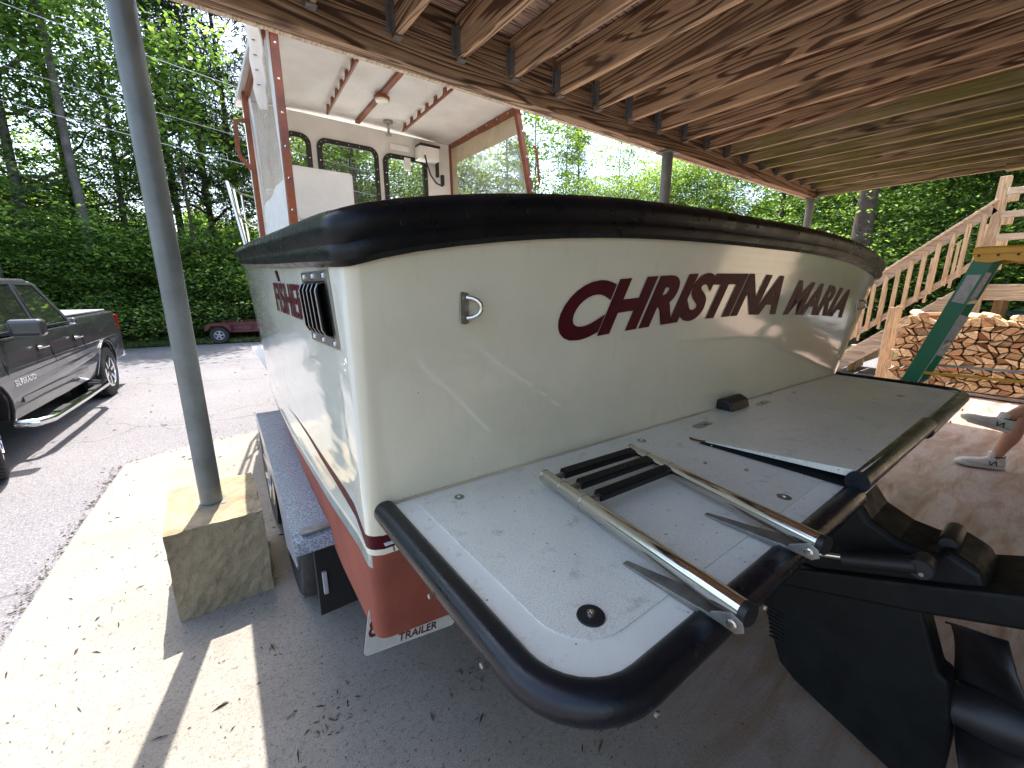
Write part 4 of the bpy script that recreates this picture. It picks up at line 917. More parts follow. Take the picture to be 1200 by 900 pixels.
sc_(MB().box((-3.10, -.96, .50), (-2.95, .96, .72))).build('rear_bumper', M['chrome'], tk, local=True, bev=.03, seg=3)
sc_(MB().box((2.82, -.98, .42), (2.97, .98, .70))).build('front_bumper', M['chrome'], tk, local=True, bev=.03, seg=3)
sc_(MB().box((2.79, -.58, .74), (2.86, .58, 1.06))).build('grille', M['black'], tk, local=True, bev=.01)
sc_(MB().box((-2.9, -.7, .40), (2.6, .7, .52))).build('underbody', M['hollow'], tk, local=True)
for (x, s_) in ((FXW, 1), (FXW, -1), (RXW, 1), (RXW, -1)):
    axv = Vector((0, s_, 0)); axv.rotate(Matrix.Rotation(R(20 if x > 0 else 0), 3, 'Z').to_euler())
    cw = Vector((x, s_*(.86 if x < 0 else .87), .40))
    T_ = MB().lathe(cw, axv, [(.24, -.12), (.37, -.135), (.395, -.12), (.40, -.07), (.40, .07), (.395, .12), (.37, .135), (.24, .12)], 44)
    for k in range(44):      # tread lugs
        a_ = 2*math.pi*k/44; u_ = axv.orthogonal().normalized(); v_ = axv.cross(u_); d = u_*math.cos(a_)+v_*math.sin(a_)
        for off_ in (-.085, 0, .085): T_.bar(cw+d*.40+axv*(off_-.035), cw+d*.40+axv*(off_+.035), .035, .012, up=d)
    wh = sc_(T_).build('wheel', M['tyre'], tk, local=True)
    wh.data.polygons.foreach_set('use_smooth', [len(p.vertices) == 4 and p.area > .002 for p in wh.data.polygons])
    sc_(rim_mb(cw, axv, .25, .285, 6)).build('rim', M['chrome'], wh, local=True, smooth=True)
tt = text_mesh('door_lettering', 'SILVERADO', M['chrome'], tk, lambda c: (K*(1.20-c.x), K*(yw(.78)+.004+(.004 if c.z > 0 else 0)), K*(.76+c.y)), .085, .002, .002, local=True, spacing=1.1)

# ------------------------------------------------------------ red utility trailer far behind
ut = thing('utility_trailer', 'low dark red utility trailer parked at the forest edge', 'trailer', (1.0, 14.6, 0), R(-14)); ut.scale = (.85, .85, .85)
fr_ = MB(); 
for z in (.36, .60): fr_.box((-1.0, -.03, z), (2.6, .03, z+.09))
for i in range(7): fr_.box((-1.0+i*.59, -.03, .4), (-.95+i*.59, .03, .64))
for z in (.36, .60): fr_.box((-1.0, 1.4, z), (2.6, 1.46, z+.09))
fr_.build('rack', M['redmetal'], ut, local=True)
MB().box((-1.0, 0, .40), (2.6, 1.4, .45)).build('bed', M['grey'], ut, local=True)
MB().box((-1.0, .035, .45), (2.6, .05, .60)).build('side_panel', simple('red_mesh_panel', (.14, .05, .05), .6, var=.4), ut, local=True)
for x in (-.75, 2.1):
    wh = tyre_mb((x, -.1, .28), (0, -1, 0), .28, .18).build('wheel', M['tyre'], ut, local=True, smooth=True)
    rim_mb((x, -.1, .28), (0, -1, 0), .15, .2, 5).build('rim', M['grey'], wh, local=True)
MB().prism([(-1.15, .45), (-1.1, .62), (-.95, .68), (-.55, .68), (-.42, .60), (-.38, .45), (-.45, .45), (-.6, .6), (-.95, .6), (-1.08, .45)], 1, -.2, -.0).build('fender', M['redmetal'], ut, local=True)

# ------------------------------------------------------------ step ladder
SL = thing('step_ladder', 'green fibreglass step ladder with yellow top standing open beside the firewood', 'ladder', (4.1, .3, 0))
def y_at(z, z1, ya, yb): return lerp(yb, ya, (z)/z1)
zt = 1.80; gl = MB()
for dx, nm in ((0, 0), (.42, 1)):
    x = 4.0+dx; e = .05*(1 if nm else -1)
    rl = MB().bar((x, .40, zt), (x+e, .86, .01), .035, .085, up=(0, 1, 0)).build('rail', M['greenfg'], SL, bev=.004)
    MB().bar((x-.0185, .50-.02, 1.40), (x-.0185-.012, .58-.02, 1.10), .002, .06, up=(0, 1, 0)).bar((x-.019, .425, 1.70), (x-.019-.008, .475, 1.50), .002, .06, up=(0, 1, 0)).build('warning_sticker', M['sticker'], rl)
    MB().bar((x, .22, zt), (x+e, -.32, .01), .03, .06, up=(0, 1, 0)).build('rear_rail', M['greenfg'], SL, bev=.004)
for k in range(5):
    z = .30*(k+1); y = lerp(.86, .40, z/zt); e = .05*(1-z/zt)
    MB().box((4.0-e, y-.045, z-.012), (4.42+e, y+.045, z+.012)).build('step', M['dullsteel'], SL, bev=.003)
for z in (.5, 1.0): 
    y = lerp(-.32, .22, z/zt); MB().bar((4.0, y, z), (4.42, y, z), .03, .03).build('rear_brace', M['greenfg'], SL)
MB().box((3.965, .14, zt-.01), (4.455, .46, zt+.045)).build('top_cap', M['yellow'], SL, bev=.014, seg=3)
for x in (3.975, 4.445): MB().prism([(.14, 1.80), (.46, 1.80), (.44, 1.755), (.38, 1.745), (.32, 1.76), (.26, 1.745), (.17, 1.755)], 0, x-.012, x+.012).build('cap_skirt', M['yellow'], SL, bev=.004)
hb = MB()
for y in (.19, .27, .35, .43): hb.lathe((3.961, y, 1.79), (-1, 0, 0), [(.007, 0), (.006, .003)], 10)
hb.build('rivet', M['rust'], SL)
for x in (3.975, 4.445): MB().bar((x, .60, 1.02), (x, -.05, 1.04), .006, .018).build('spreader', M['yellow'] if x < 4.1 else M['dullsteel'], SL)

# ------------------------------------------------------------ firewood
PXF = 9.1; rowh, colw = .088, .112; ny, nz = 18, 12; yA, zA = 1.72, .07
gx = {}
for i in range(ny+1):
    for j in range(nz+1):
        jx = (random.random()-.5)*.065 if 0 < j < nz+1 else 0; gx[(i, j)] = (yA-(i+.5*(j % 2))*colw+jx*.9, zA+j*rowh+(random.random()-.5)*.06*(1 if j else 0)+(.05*math.sin(i*.9) if j == nz else 0))
cells = []
for i in range(ny):
    for j in range(nz):
        if j == nz-1 and random.random() < .15: continue
        q = [gx[(i, j)], gx[(i+1, j)], gx[(i+1, j+1)], gx[(i, j+1)]]
        r_ = random.random()
        if r_ < .18: cells += [[q[0], q[1], q[2]], [q[0], q[2], q[3]]]
        elif r_ < .36: cells += [[q[1], q[2], q[3]], [q[0], q[1], q[3]]]
        else: cells.append(q)
cells = cells[:296]
for c in cells:
    cy = sum(p[0] for p in c)/len(c); cz = sum(p[1] for p in c)/len(c)
    def sh(p):
        d = math.hypot(p[0]-cy, p[1]-cz); k = max(0, (d-.0125)/d); return (cy+(p[0]-cy)*k, cz+(p[1]-cz)*k)
    q = [sh(p) for p in c]; out = []
    for p, p2 in zip(q, q[1:]+q[:1]):      # cut corners, wobble the split faces
        out.append((lerp(p[0], p2[0], .10), lerp(p[1], p2[1], .10))); mx_, mz_ = lerp(p[0], p2[0], .5), lerp(p[1], p2[1], .5)
        out.append((lerp(mx_, cy, random.uniform(-.12, .10)), lerp(mz_, cz, random.uniform(-.12, .10)))); out.append((lerp(p[0], p2[0], .90), lerp(p[1], p2[1], .90)))
    xf = PXF+random.uniform(-.06, .06); tl_ = random.uniform(-.02, .02)
    b_ = MB(); n = len(out)
    loc = Vector((xf, cy, cz))
    vs = [(tl_*(p[0]-cy)*6, p[0]-cy, p[1]-cz) for p in out]+[(.42, p[0]-cy, p[1]-cz) for p in out]
    b_.add(vs, [tuple(range(n))[::-1], tuple(range(n, 2*n))]+[(i, (i+1) % n, n+(i+1) % n, n+i) for i in range(n)])
    lo = b_.build('firewood_log', M['log'], None); lo.location = loc
    tag(lo, 'split firewood log stacked end-on in the woodpile beneath the stairs', 'log', 'split logs stacked in the firewood pile')
for k in range(9):
    yy = 1.55-k*.21+random.uniform(-.04, .04); b_ = MB()
    pts = [(.065*math.cos(R(a_))*random.uniform(.8, 1.15), .05*math.sin(R(a_))*random.uniform(.8, 1.15)) for a_ in range(0, 360, 60)]
    b_.prism(pts, 0, -.2, .2); lo = b_.build('firewood_log', M['log'], None); lo.location = (9.3+random.uniform(-.05, .1), yy, zA+nz*rowh+.035+random.uniform(0, .02)); lo.rotation_euler = (0, random.uniform(-.1, .1), random.uniform(-.5, .5))
    tag(lo, 'split log lying crossways and loose on top of the woodpile', 'log', 'loose logs on top of the woodpile')
wr = thing('firewood_rack', 'pale timber rack holding the left end of the split firewood', 'rack', (9.3, 1.78, 0))
MB().box((9.06, 1.76, 0), (9.10, 1.85, 1.28)).box((9.50, 1.76, 0), (9.54, 1.85, 1.28)).build('upright', M['lumber'], wr, bev=.003)
MB().box((9.06, -.8, .02), (9.10, 1.85, .06)).box((9.50, -.8, .02), (9.54, 1.85, .06)).build('base_rail', M['greylumber'], wr, bev=.003)
MB().prism([(1.76, .06), (1.76, .32), (1.45, .06)], 0, 9.03, 9.055).build('corner_gusset', M['lumber'], wr)

# ------------------------------------------------------------ stairs and landing
SX = 9.85; sc_t = thing('wooden_staircase', 'pale wooden staircase with baluster railing climbing to a landing behind the firewood', 'stairs', (10.3, 1.8, 0))
sl_ = 1.62/1.72; ybot, ytop = 2.72, 1.0
for x in (SX, SX+1.0): MB().bar((x, ybot, .05), (x, ytop, 1.58), .04, .26, up=(0, 0, 1)).build('stringer', M['lumber_y'], sc_t, bev=.004)
for k in range(8):
    z = .2*(k+1); y = ybot-.02-k*.213; MB().box((SX-.03, y-.27, z-.02), (SX+1.05, y+.0, z+.02)).build('tread', M['greylumber'], sc_t, bev=.004)
    MB().box((SX+.02, y-.27, z-.18), (SX+.98, y-.25, z-.021)).build('riser', M['lumber'], sc_t)
rr0 = (SX-.05, 2.75, .42); rr1 = (SX-.05, 1.02, 2.02)
MB().bar(rr0, rr1, .04, .09).build('bottom_rail', M['lumber_y'], sc_t, bev=.004)
MB().bar((SX-.05, 2.75, 1.22), (SX-.05, 1.02, 2.76), .04, .14).bar((SX-.05, 2.78, 1.32), (SX-.05, 1.0, 2.87), .14, .035).build('handrail', M['lumber_y'], sc_t, bev=.004)
for k in range(12):
    f_ = (k+.5)/12; y = lerp(2.75, 1.02, f_); za = lerp(.38, 1.98, f_); zb = lerp(1.22, 2.76, f_)
    MB().box((SX-.12, y-.028, za-.03), (SX-.072, y+.028, zb-.02)).build('baluster', M['lumber'], sc_t, bev=.003)
for k in range(6):
    f_ = (k+.5)/6; y = lerp(2.75, 1.02, f_); MB().box((SX+1.0, y-.02, lerp(.38, 1.98, f_)), (SX+1.04, y+.02, lerp(1.22, 2.76, f_))).build('baluster', M['lumber'], sc_t)
MB().box((SX-.1, 2.62, 0), (SX-.01, 2.71, 1.3)).box((SX+.3, 2.40, 0), (SX+.42, 2.52, .5)).build('newel_post', M['lumber'], sc_t, bev=.004)
ln = MB(); ln.box((SX-.02, -1.4, 1.40), (SX+.02, .95, 1.60)).box((SX-.02, -1.4, 1.602), (SX+1.1, 1.0, 1.64)).build('landing', M['lumber_y'], sc_t, bev=.004)
MB().box((SX+.9, .7, 0), (SX+1.0, .8, 1.6)).box((SX+.3, .72, 0), (SX+.4, .82, 1.4)).build('landing_leg', M['lumber'], sc_t, bev=.004)
pst = thing('landing_post', 'tall squared timber post with stepped end blocks at the corner of the stair landing', 'post', (SX, .97, 0))
MB().box((SX-.07, .92, 0), (SX+.05, 1.04, 3.19)).build('post', M['lumber'], pst, bev=.005)
for z in (1.95, 2.28, 2.60, 2.92):
    MB().box((SX-.11, -1.4, z), (SX-.072, .93, z+.09)).build('guard_rail', M['lumber_y'], pst, bev=.004)
    MB().box((SX-.115, .80, z-.10), (SX-.075, .918, z-.003)).build('spacer_block', M['lumber'], pst, bev=.004)
bi = MB().prism(rrect(10.3, -.25, 10.95, .62, .1), 2, 0, 1.14).build('bin', M['teal'], bev=.02); 
bn = thing('garbage_bin', 'dark teal lidded plastic bin under the landing behind the woodpile', 'bin', (10.6, .2, 0))
bi.name = 'body'; bi.parent = bn; bi.location = (-10.6, -.2, 0)
MB().prism(rrect(10.26, -.29, 10.99, .66, .12), 2, 1.145, 1.23).build('lid', M['teal'], bn, bev=.03, seg=3)

# ------------------------------------------------------------ seated person (only legs in frame)
per = thing('person', 'seated person in khaki shorts, white socks and white sneakers, legs crossed at the right edge', 'person', (5.75, -.55, 0))
def skin(name, chain_sets, mat, parent, sub=2):
    vs, es, rs = [], [], []; idx = {}
    for ch in chain_sets:
        prev = None
        for (p, r_) in ch:
            key = tuple(round(c, 3) for c in p)
            if key not in idx: idx[key] = len(vs); vs.append(p); rs.append(r_)
            if prev is not None: es.append((prev, idx[key]))
            prev = idx[key]
    off = woff(parent); me = bpy.data.meshes.new(name); me.from_pydata([Vector(v)-off for v in vs], es, [])
    o_ = bpy.data.objects.new(name, me); COL.objects.link(o_); o_.parent = parent
    sk = o_.modifiers.new('skin', 'SKIN'); me.skin_vertices.new() if not me.skin_vertices else None
    for i, r_ in enumerate(rs):
        rr_ = r_ if isinstance(r_, tuple) else (r_, r_); me.skin_vertices[0].data[i].radius = rr_
    me.skin_vertices[0].data[0].use_root = True; sk.use_smooth_shade = True
    sb = o_.modifiers.new('sub', 'SUBSURF'); sb.levels = sub; sb.render_levels = sub; me.materials.append(mat); return o_
pel = (5.80, -.62, .54)
kn1, kn2 = (5.64, .05, .53), (5.58, -.06, .66); an1, an2 = (5.585, .14, .11), (5.47, .14, .50)
chest = (5.82, -.74, .92); neck = (5.82, -.74, 1.13); head = (5.82, -.71, 1.26)
legs1 = [(pel, .13), ((5.74, -.40, .55), .085), (kn1, .060), ((5.625, .062, .42), .058), ((5.612, .078, .33), .064), ((5.597, .112, .21), .047), (an1, .038), ((5.575, .17, .06), .032)]
legs2 = [(pel, .13), ((5.70, -.40, .63), .085), (kn2, .060), ((5.555, -.01, .63), .056), ((5.53, .04, .59), .056), ((5.495, .10, .54), .042), (an2, .036), ((5.455, .19, .47), .032)]
def hand(w_, d, s_=1):
    d = Vector(d).normalized(); w_ = Vector(w_); sd2 = d.cross(Vector((0, 0, 1))).normalized(); ch = [[(tuple(w_), .024), (tuple(w_+d*.05), .03)]]
    for k, (o_, l_) in enumerate(((-.027, .065), (-.009, .075), (.009, .07), (.027, .055))):
        b0 = w_+d*.05; b1 = w_+d*.085+sd2*o_; ch.append([(tuple(b0), .03), (tuple(b1), .010), (tuple(b1+d*l_*.5+Vector((0, 0, -.012))), .009), (tuple(b1+d*l_*.8+Vector((0, 0, -.035))), .008)])
    ch.append([(tuple(w_+d*.02), .024), (tuple(w_+d*.04-sd2*.04*s_), .011), (tuple(w_+d*.075-sd2*.05*s_+Vector((0, 0, -.01))), .009)])
    return ch
hA = Vector((5.70, -.30, .66)); hB = Vector((5.62, -.24, .75))
arms = [[(chest, .15), ((5.98, -.74, 1.02), .055), ((6.04, -.66, .80), .042), ((5.90, -.44, .70), .034), (tuple(hA), .024)], [(chest, .15), ((5.64, -.74, 1.02), .055), ((5.56, -.66, .82), .042), ((5.58, -.42, .76), .034), (tuple(hB), .024)]]
body_ = skin('body', [[(pel, .13), ((5.81, -.68, .72), .13), (chest, .15), (neck, .055), ((5.82, -.72, 1.20), .07), ((5.82, -.71, 1.28), .085), ((5.82, -.71, 1.34), .07)], legs1, legs2]+arms+hand(hA, (-.3, .9, 0))+hand(hB, (-.2, .9, 0), -1), M['skin'], per)
fc = MB()
for dx in (-.03, .03): fc.lathe((5.82+dx, -.628, 1.285), (0, 1, 0), [(.011, -.01), (.010, .0), (.004, .005)], 10)
fc.build('eyes', M['black'], per, smooth=True)
MB().lathe((5.82, -.628, 1.255), (0, 1, -.3), [(.016, -.02), (.013, .0), (.006, .014)], 10).build('nose', M['skin'], per, smooth=True)
MB().tube([(5.795, -.632, 1.222), (5.82, -.624, 1.219), (5.845, -.632, 1.222)], .005, 6).build('mouth', simple('lips', (.35, .1, .08), .5), per, smooth=True)
skin('hair', [[((5.82, -.745, 1.29), .085), ((5.82, -.74, 1.345), .088), ((5.82, -.72, 1.385), .05)]], M['hair'], per)
skin('shorts', [[(pel, .145), ((5.75, -.42, .555), .098), ((5.70, -.27, .545), .086)], [(pel, .145), ((5.71, -.42, .63), .098), ((5.64, -.28, .65), .088)]], M['shorts'], per)
skin('shirt', [[((5.81, -.64, .62), .145), ((5.81, -.70, .75), .145), (chest, .165), ((5.82, -.74, 1.06), .09)], [(chest, .165), ((5.98, -.74, 1.02), .068), ((6.02, -.69, .88), .058)], [(chest, .165), ((5.64, -.74, 1.02), .068), ((5.59, -.69, .90), .058)]], M['shirt'], per)
def shoe(ank, toe_dir, up, nm='sneaker'):
    A = Vector(ank); d = Vector(toe_dir).normalized(); U = Vector(up); U = (U-d*U.dot(d)).normalized(); sdv = d.cross(U)
    def q(a_, b_, c_): return A+d*a_+sdv*b_+U*c_
    # length stations (a, halfwidth, sole z, top z); ankle at a=0, sole -0.105
    stn = [(-.085, .022, -.090, -.03), (-.075, .034, -.098, .015), (-.04, .038, -.100, .022), (.0, .038, -.100, .010), (.04, .040, -.100, -.012), (.09, .046, -.100, -.032), (.14, .050, -.100, -.036), (.18, .048, -.099, -.044), (.208, .042, -.098, -.050), (.226, .028, -.095, -.066), (.234, .014, -.090, -.075)]
    up_ = MB(); k = 12; vs = []
    for a_, hw, zb, zt_ in stn:
        for i in range(k):
            t_ = 2*math.pi*i/k; c_ = math.cos(t_); s2 = math.sin(t_); zm, zh = (zb+zt_)/2, (zt_-zb)/2; vs.append(q(a_, hw*(abs(c_)**.7)*(1 if c_ > 0 else -1)*(1-.22*max(0, s2)), zm+zh*(abs(s2)**.8)*(1 if s2 > 0 else -1)))
    n = len(stn); up_.add(vs, [(j*k+i, j*k+(i+1) % k, (j+1)*k+(i+1) % k, (j+1)*k+i) for j in range(n-1) for i in range(k)]+[tuple(range(k)), tuple((n-1)*k+i for i in range(k))])
    o_ = up_.build(nm, M['shoe'], per, smooth=True); sb = o_.modifiers.new('s', 'SUBSURF'); sb.levels = 1; sb.render_levels = 1
    so2 = MB(); vs = []
    for (zz, g_) in ((-.112, .96), (-.086, 1.06)):
        for sg in (1, -1):
            for a_, hw, zb, zt_ in (stn if sg > 0 else stn[::-1]): vs.append(q(a_*1.02, sg*(hw+.005)*g_, zz+(.012 if a_ > .2 else 0)))
    L2 = len(stn)*2; so2.add(vs, [tuple(range(L2))[::-1], tuple(range(L2, 2*L2))]+[(i, (i+1) % L2, L2+(i+1) % L2, L2+i) for i in range(L2)])
    so_ = so2.build('sole', simple('sole_white', (.6, .59, .56), .7), o_, smooth=False, bev=.004)
    tr_ = MB(); vs = [q(p[0], p[1], -.1125) for p in ((-.07, .025), (-.07, -.025), (.12, -.04), (.19, -.03), (.19, .03), (.12, .04))]; tr_.add(vs+[v_-U*.004 for v_ in vs], [(0, 1, 2, 3, 4, 5), (11, 10, 9, 8, 7, 6)]+[(i, (i+1) % 6, 6+(i+1) % 6, 6+i) for i in range(6)]); tr_.build('tread', M['black'], o_)
    lc = MB()
    for a_ in (.03, .05, .07, .09): lc.tube([q(a_-.008, -.022, -.028-.45*(a_-.03)), q(a_+.006, 0, -.009-.45*(a_-.03)), q(a_-.004, .022, -.028-.45*(a_-.03))], .0035, 6)
    for sg in (1, -1):
        s0 = sg*.0405; lc.tube([q(-.015, s0, -.075), q(-.008, s0+sg*.0, -.035), q(.022, s0+sg*.002, -.075), q(.03, s0, -.038)], .0035, 5) if 0 else None
    lc.build('laces', M['sock'], o_, smooth=True)
    lg = MB()
    for sg in (1, -1):
        s0 = sg*.0415; lg.tube([q(-.02, s0, -.078), q(-.010, s0, -.035)], .0040, 5); lg.tube([q(-.010, s0, -.036), q(.020, s0+sg*.003, -.077)], .0040, 5); lg.tube([q(.020, s0+sg*.003, -.077), q(.030, s0-sg*.001, -.042)], .0040, 5)
    lg.build('side_mark', M['black'], o_)
    MB().tube([q(-.072, .012, .012), q(-.055, .036, .005), q(-.01, .038, .002), q(.022, .026, -.006), q(.03, 0, -.004), q(.022, -.026, -.006), q(-.01, -.038, .002), q(-.055, -.036, .005), q(-.072, -.012, .012)], .005, 6).build('collar', M['black'], o_, smooth=True)
    MB().lathe(A+U*-.02, U, [(.030, -.03), (.038, 0), (.036, .045), (.037, .055), (.033, .06)], 16).build('sock', M['sock'], o_, smooth=True)
shoe((5.585, .150, .118), (-.42, .90, 0), (0, 0, 1))
shoe((5.465, .148, .505), (-.3, .92, .22), (0, -.2, 1))
per.location += Vector((-.03, .06, 0))
ch = thing('folding_chair', 'dark folding chair holding the seated person at the right edge', 'chair', (5.80, -.62, 0))
MB().box((5.56, -.86, .375), (6.04, -.42, .405)).build('seat', M['black'], ch, bev=.01)
MB().box((5.58, -.94, .62), (6.02, -.91, .95)).build('backrest', M['black'], ch, bev=.01)
for x in (5.57, 6.03):
    MB().tube([(x, -.46, 0), (x, -.93, .97)], .012, 8).build('leg', M['grey'], ch); MB().tube([(x, -.95, 0), (x, -.46, .40)], .012, 8).build('leg', M['grey'], ch)

# cable on the floor
tag(MB().tube([(2.9, .55, .006), (3.3, .30, .006), (3.57, .03, .006), (3.70, -.2, .006), (3.9, -.8, .006)], .006, 6).build('floor_cable', M['black']), 'thin black cable lying on the reddish floor behind the propeller', 'cable')

# ------------------------------------------------------------ debris on the slab
def scatter_mesh(name, items, mat):
    v_, f_ = [], []
    for tri in items: k = len(v_); v_ += tri; f_.append(tuple(range(k, k+len(tri))))
    me = bpy.data.meshes.new(name); me.from_pydata(v_, [], f_); me.materials.append(mat); o_ = bpy.data.objects.new(name, me); COL.objects.link(o_); return o_
its = []
def bit(x, y, l_, w_, z=.003):
    a_ = random.uniform(0, 6.28); d = Vector((math.cos(a_), math.sin(a_), 0))*l_/2; s_ = Vector((-math.sin(a_), math.cos(a_), 0))*w_/2; c_ = Vector((x, y, z)); k = random.uniform(-.4, .4)
    its.append([tuple(c_-d), tuple(c_-s_*1+Vector((0, 0, l_*.15))), tuple(c_+d+s_*k), tuple(c_+s_)])
for _ in range(1100):
    x = random.uniform(-.95, .55) if random.random() < .55 else random.uniform(.3, 1.6); y = random.uniform(.3, 5); s_ = random.random()
    bit(x, y, random.uniform(.006, .022) if s_ < .8 else random.uniform(.03, .07), random.uniform(.002, .007))
for _ in range(420):      # drift along the edge of slab
    f_ = random.random(); ye = lerp(1.0, 5.0, f_); xe = itp([(1.2, -1.02), (2.85, -.93), (3.9, -.86), (5.0, -.76)], ye); bit(xe-abs(random.gauss(0, .035)), ye, random.uniform(.01, .035), random.uniform(.004, .012), random.uniform(-.004, .006))
for _ in range(260):
    f_ = random.random(); bit(lerp(-.76, 1.2, f_), lerp(5.0, 5.5, f_**.8)+abs(random.gauss(0, .04)), random.uniform(.01, .03), .008, 0)
for _ in range(300): bit(random.uniform(-5, 4), random.uniform(5.6, 14), random.uniform(.02, .06), random.uniform(.01, .03), 0)
for cx, cy in ((.75, 1.25), (.35, .95), (.62, .62), (1.0, .8), (.2, 1.4)):
    for _ in range(26): bit(random.gauss(cx, .05), random.gauss(cy, .04), random.uniform(.01, .04), .004)
tag(scatter_mesh('leaf_litter', its, M['litter']), 'brown twigs and dry leaf bits scattered over the slab and drive', 'leaf litter', kind='stuff')

# ------------------------------------------------------------ vegetation
def fast_mesh(name, V_, quads, mat):
    me = bpy.data.meshes.new(name); nv = len(V_); nf = nv//4
    me.vertices.add(nv); me.vertices.foreach_set('co', V_.astype(np.float32).ravel())
    me.loops.add(nv); me.loops.foreach_set('vertex_index', np.arange(nv, dtype=np.int32))
    me.polygons.add(nf); me.polygons.foreach_set('loop_start', np.arange(0, nv, 4, dtype=np.int32))
    try: me.polygons.foreach_set('loop_total', np.full(nf, 4, dtype=np.int32))
    except Exception: pass
    me.materials.append(mat); me.update(); me.validate(); return me
def leaves(centres, normals_flat, size, aspect=.62, droop=.5):
    n = len(centres); a = rng.uniform(0, 2*np.pi, n); tilt = rng.normal(0, droop, n); tilt2 = rng.normal(0, droop, n)
    u = np.stack([np.cos(a), np.sin(a), np.sin(tilt)], 1); u /= np.linalg.norm(u, axis=1)[:, None]
    s = np.stack([-np.sin(a), np.cos(a), np.sin(tilt2)], 1); s /= np.linalg.norm(s, axis=1)[:, None]
    sz = size*rng.uniform(.6, 1.3, n)[:, None]; c = centres
    V_ = np.empty((n, 4, 3)); V_[:, 0] = c-u*sz*.5; V_[:, 1] = c+s*sz*aspect*.5+u*sz*.08; V_[:, 2] = c+u*sz*.5; V_[:, 3] = c-s*sz*aspect*.5+u*sz*.08
    V_[:, 1, 2] += sz[:, 0]*.1; V_[:, 3, 2] += sz[:, 0]*.1
    return V_.reshape(-1, 3)
def limb_mb(h, r0, lean, nb, spread, z0, seed):
    rd = random.Random(seed); b_ = MB(); tips = []
    pts = [(lean[0]*t_**1.5*h+rd.uniform(-.06, .06)*t_, lean[1]*t_**1.5*h+rd.uniform(-.06, .06)*t_, h*t_) for t_ in [i/8 for i in range(9)]]
    b_.tube(pts, r0, 10, radii=[r0*(1.25 if i == 0 else 1-.9*i/8) for i in range(9)])
    for k in range(nb):
        f_ = lerp(z0, .95, (k+rd.random())/nb); i0 = min(7, int(f_*8)); p = Vector(pts[i0]).lerp(Vector(pts[i0+1]), f_*8-i0); a_ = rd.uniform(0, 6.28); L_ = spread*(1.15-f_*.75)*rd.uniform(.6, 1.1); r_ = r0*(1-.9*f_)*.5+.008
        q = [p]; 
        for s_ in range(1, 5): q.append(p+Vector((math.cos(a_), math.sin(a_), rd.uniform(.2, .6)))*L_*s_/4+Vector((rd.uniform(-.12, .12), rd.uniform(-.12, .12), rd.uniform(-.1, .1)))*L_*.5)
        b_.tube(q, r_, 6, radii=[r_, r_*.75, r_*.5, r_*.35, r_*.15]); tips += q[1:]
    return b_, tips
def make_tree(kind, h, spread, nleaf, seed, mat, bark, z0=.18, cl=.75, lsize=.125, r0=.16, lean=(0, 0)):
    tb, tips = limb_mb(h, r0, lean, 26 if kind != 'pine' else 34, spread, z0, seed)
    tm = tb.build('trunk', bark, None, smooth=True)
    tips = np.array([tuple(p) for p in tips])
    if kind == 'leafy':
        k = rng.integers(0, len(tips), nleaf); off = rng.normal(0, 1, (nleaf, 3))*np.array([cl, cl, cl*.42]); c = tips[k]+off
        # break the volume into leaf sprays
        sub = rng.normal(0, 1, (nleaf//14+1, 3))*np.array([cl, cl, cl*.45]); k2 = rng.integers(0, len(tips), nleaf//14+1); hubs = tips[k2]+sub
        j = rng.integers(0, len(hubs), nleaf); c = hubs[j]+rng.normal(0, 1, (nleaf, 3))*np.array([.24, .24, .06])
        c[:, 2] = np.maximum(c[:, 2], .15); V_ = leaves(c, None, lsize)
    else:
        n = nleaf; k = rng.integers(0, len(tips), n); c = tips[k]+rng.normal(0, 1, (n, 3))*np.array([.38, .38, .12]); V_ = leaves(c, None, lsize, aspect=.12, droop=.6)
    me = fast_mesh('crown', V_, None, mat); cr = bpy.data.objects.new('crown', me); COL.objects.link(cr)
    return tm, cr
protos = {}
def proto(key, *a, **k):
    tm, cr = make_tree(*a, **k); protos[key] = (tm, cr)
proto('mapleA', 'leafy', 14, 3.4, 23000, 1, M['leaf'], M['bark'], z0=.10)
proto('mapleB', 'leafy', 13, 3.0, 20000, 2, M['leaf'], M['greybark'], z0=.08, lean=(.03, -.02))
proto('bright', 'leafy', 8.5, 2.6, 26000, 3, M['leafbright'], M['greybark'], z0=.12, r0=.09, lsize=.11)
proto('darkA', 'leafy', 12, 3.4, 36000, 4, M['leafdark'], M['bark'], z0=.06)
proto('airy', 'leafy', 12, 2.0, 5500, 5, M['leafbright'], M['greybark'], z0=.25, r0=.08, lsize=.16)
proto('pine', 'pine', 16, 2.6, 9000, 6, M['needle'], M['bark'], z0=.25, lsize=.42, r0=.15)
proto('shrubA', 'leafy', 2.6, 1.5, 13000, 7, M['leaf'], M['bark'], z0=.05, r0=.03, cl=.5, lsize=.10)
proto('shrubB', 'leafy', 2.2, 1.4, 12000, 8, M['leafdark'], M['bark'], z0=.05, r0=.03, cl=.5, lsize=.10)
NM = dict(mapleA='maple_tree', mapleB='maple_tree', bright='young_tree', darkA='broadleaf_tree', airy='slender_tree', pine='pine_tree', shrubA='shrub', shrubB='shrub')
CT = dict(shrubA='shrub', shrubB='shrub')
LB = dict(mapleA='tall leafy green maple in the dense wood beyond the driveway', mapleB='grey-barked leafy maple in the dense wood beyond the driveway', bright='young yellow-green tree at the sunny edge of the wood', darkA='dark green broadleaf tree crowding the wood beyond the stairs', airy='slender thin-leaved tree standing against the bright sky', pine='dark tall pine with needled branches rising against the sky', shrubA='leafy green shrub at the forest edge by the driveway', shrubB='dark green shrub at the foot of the wood')
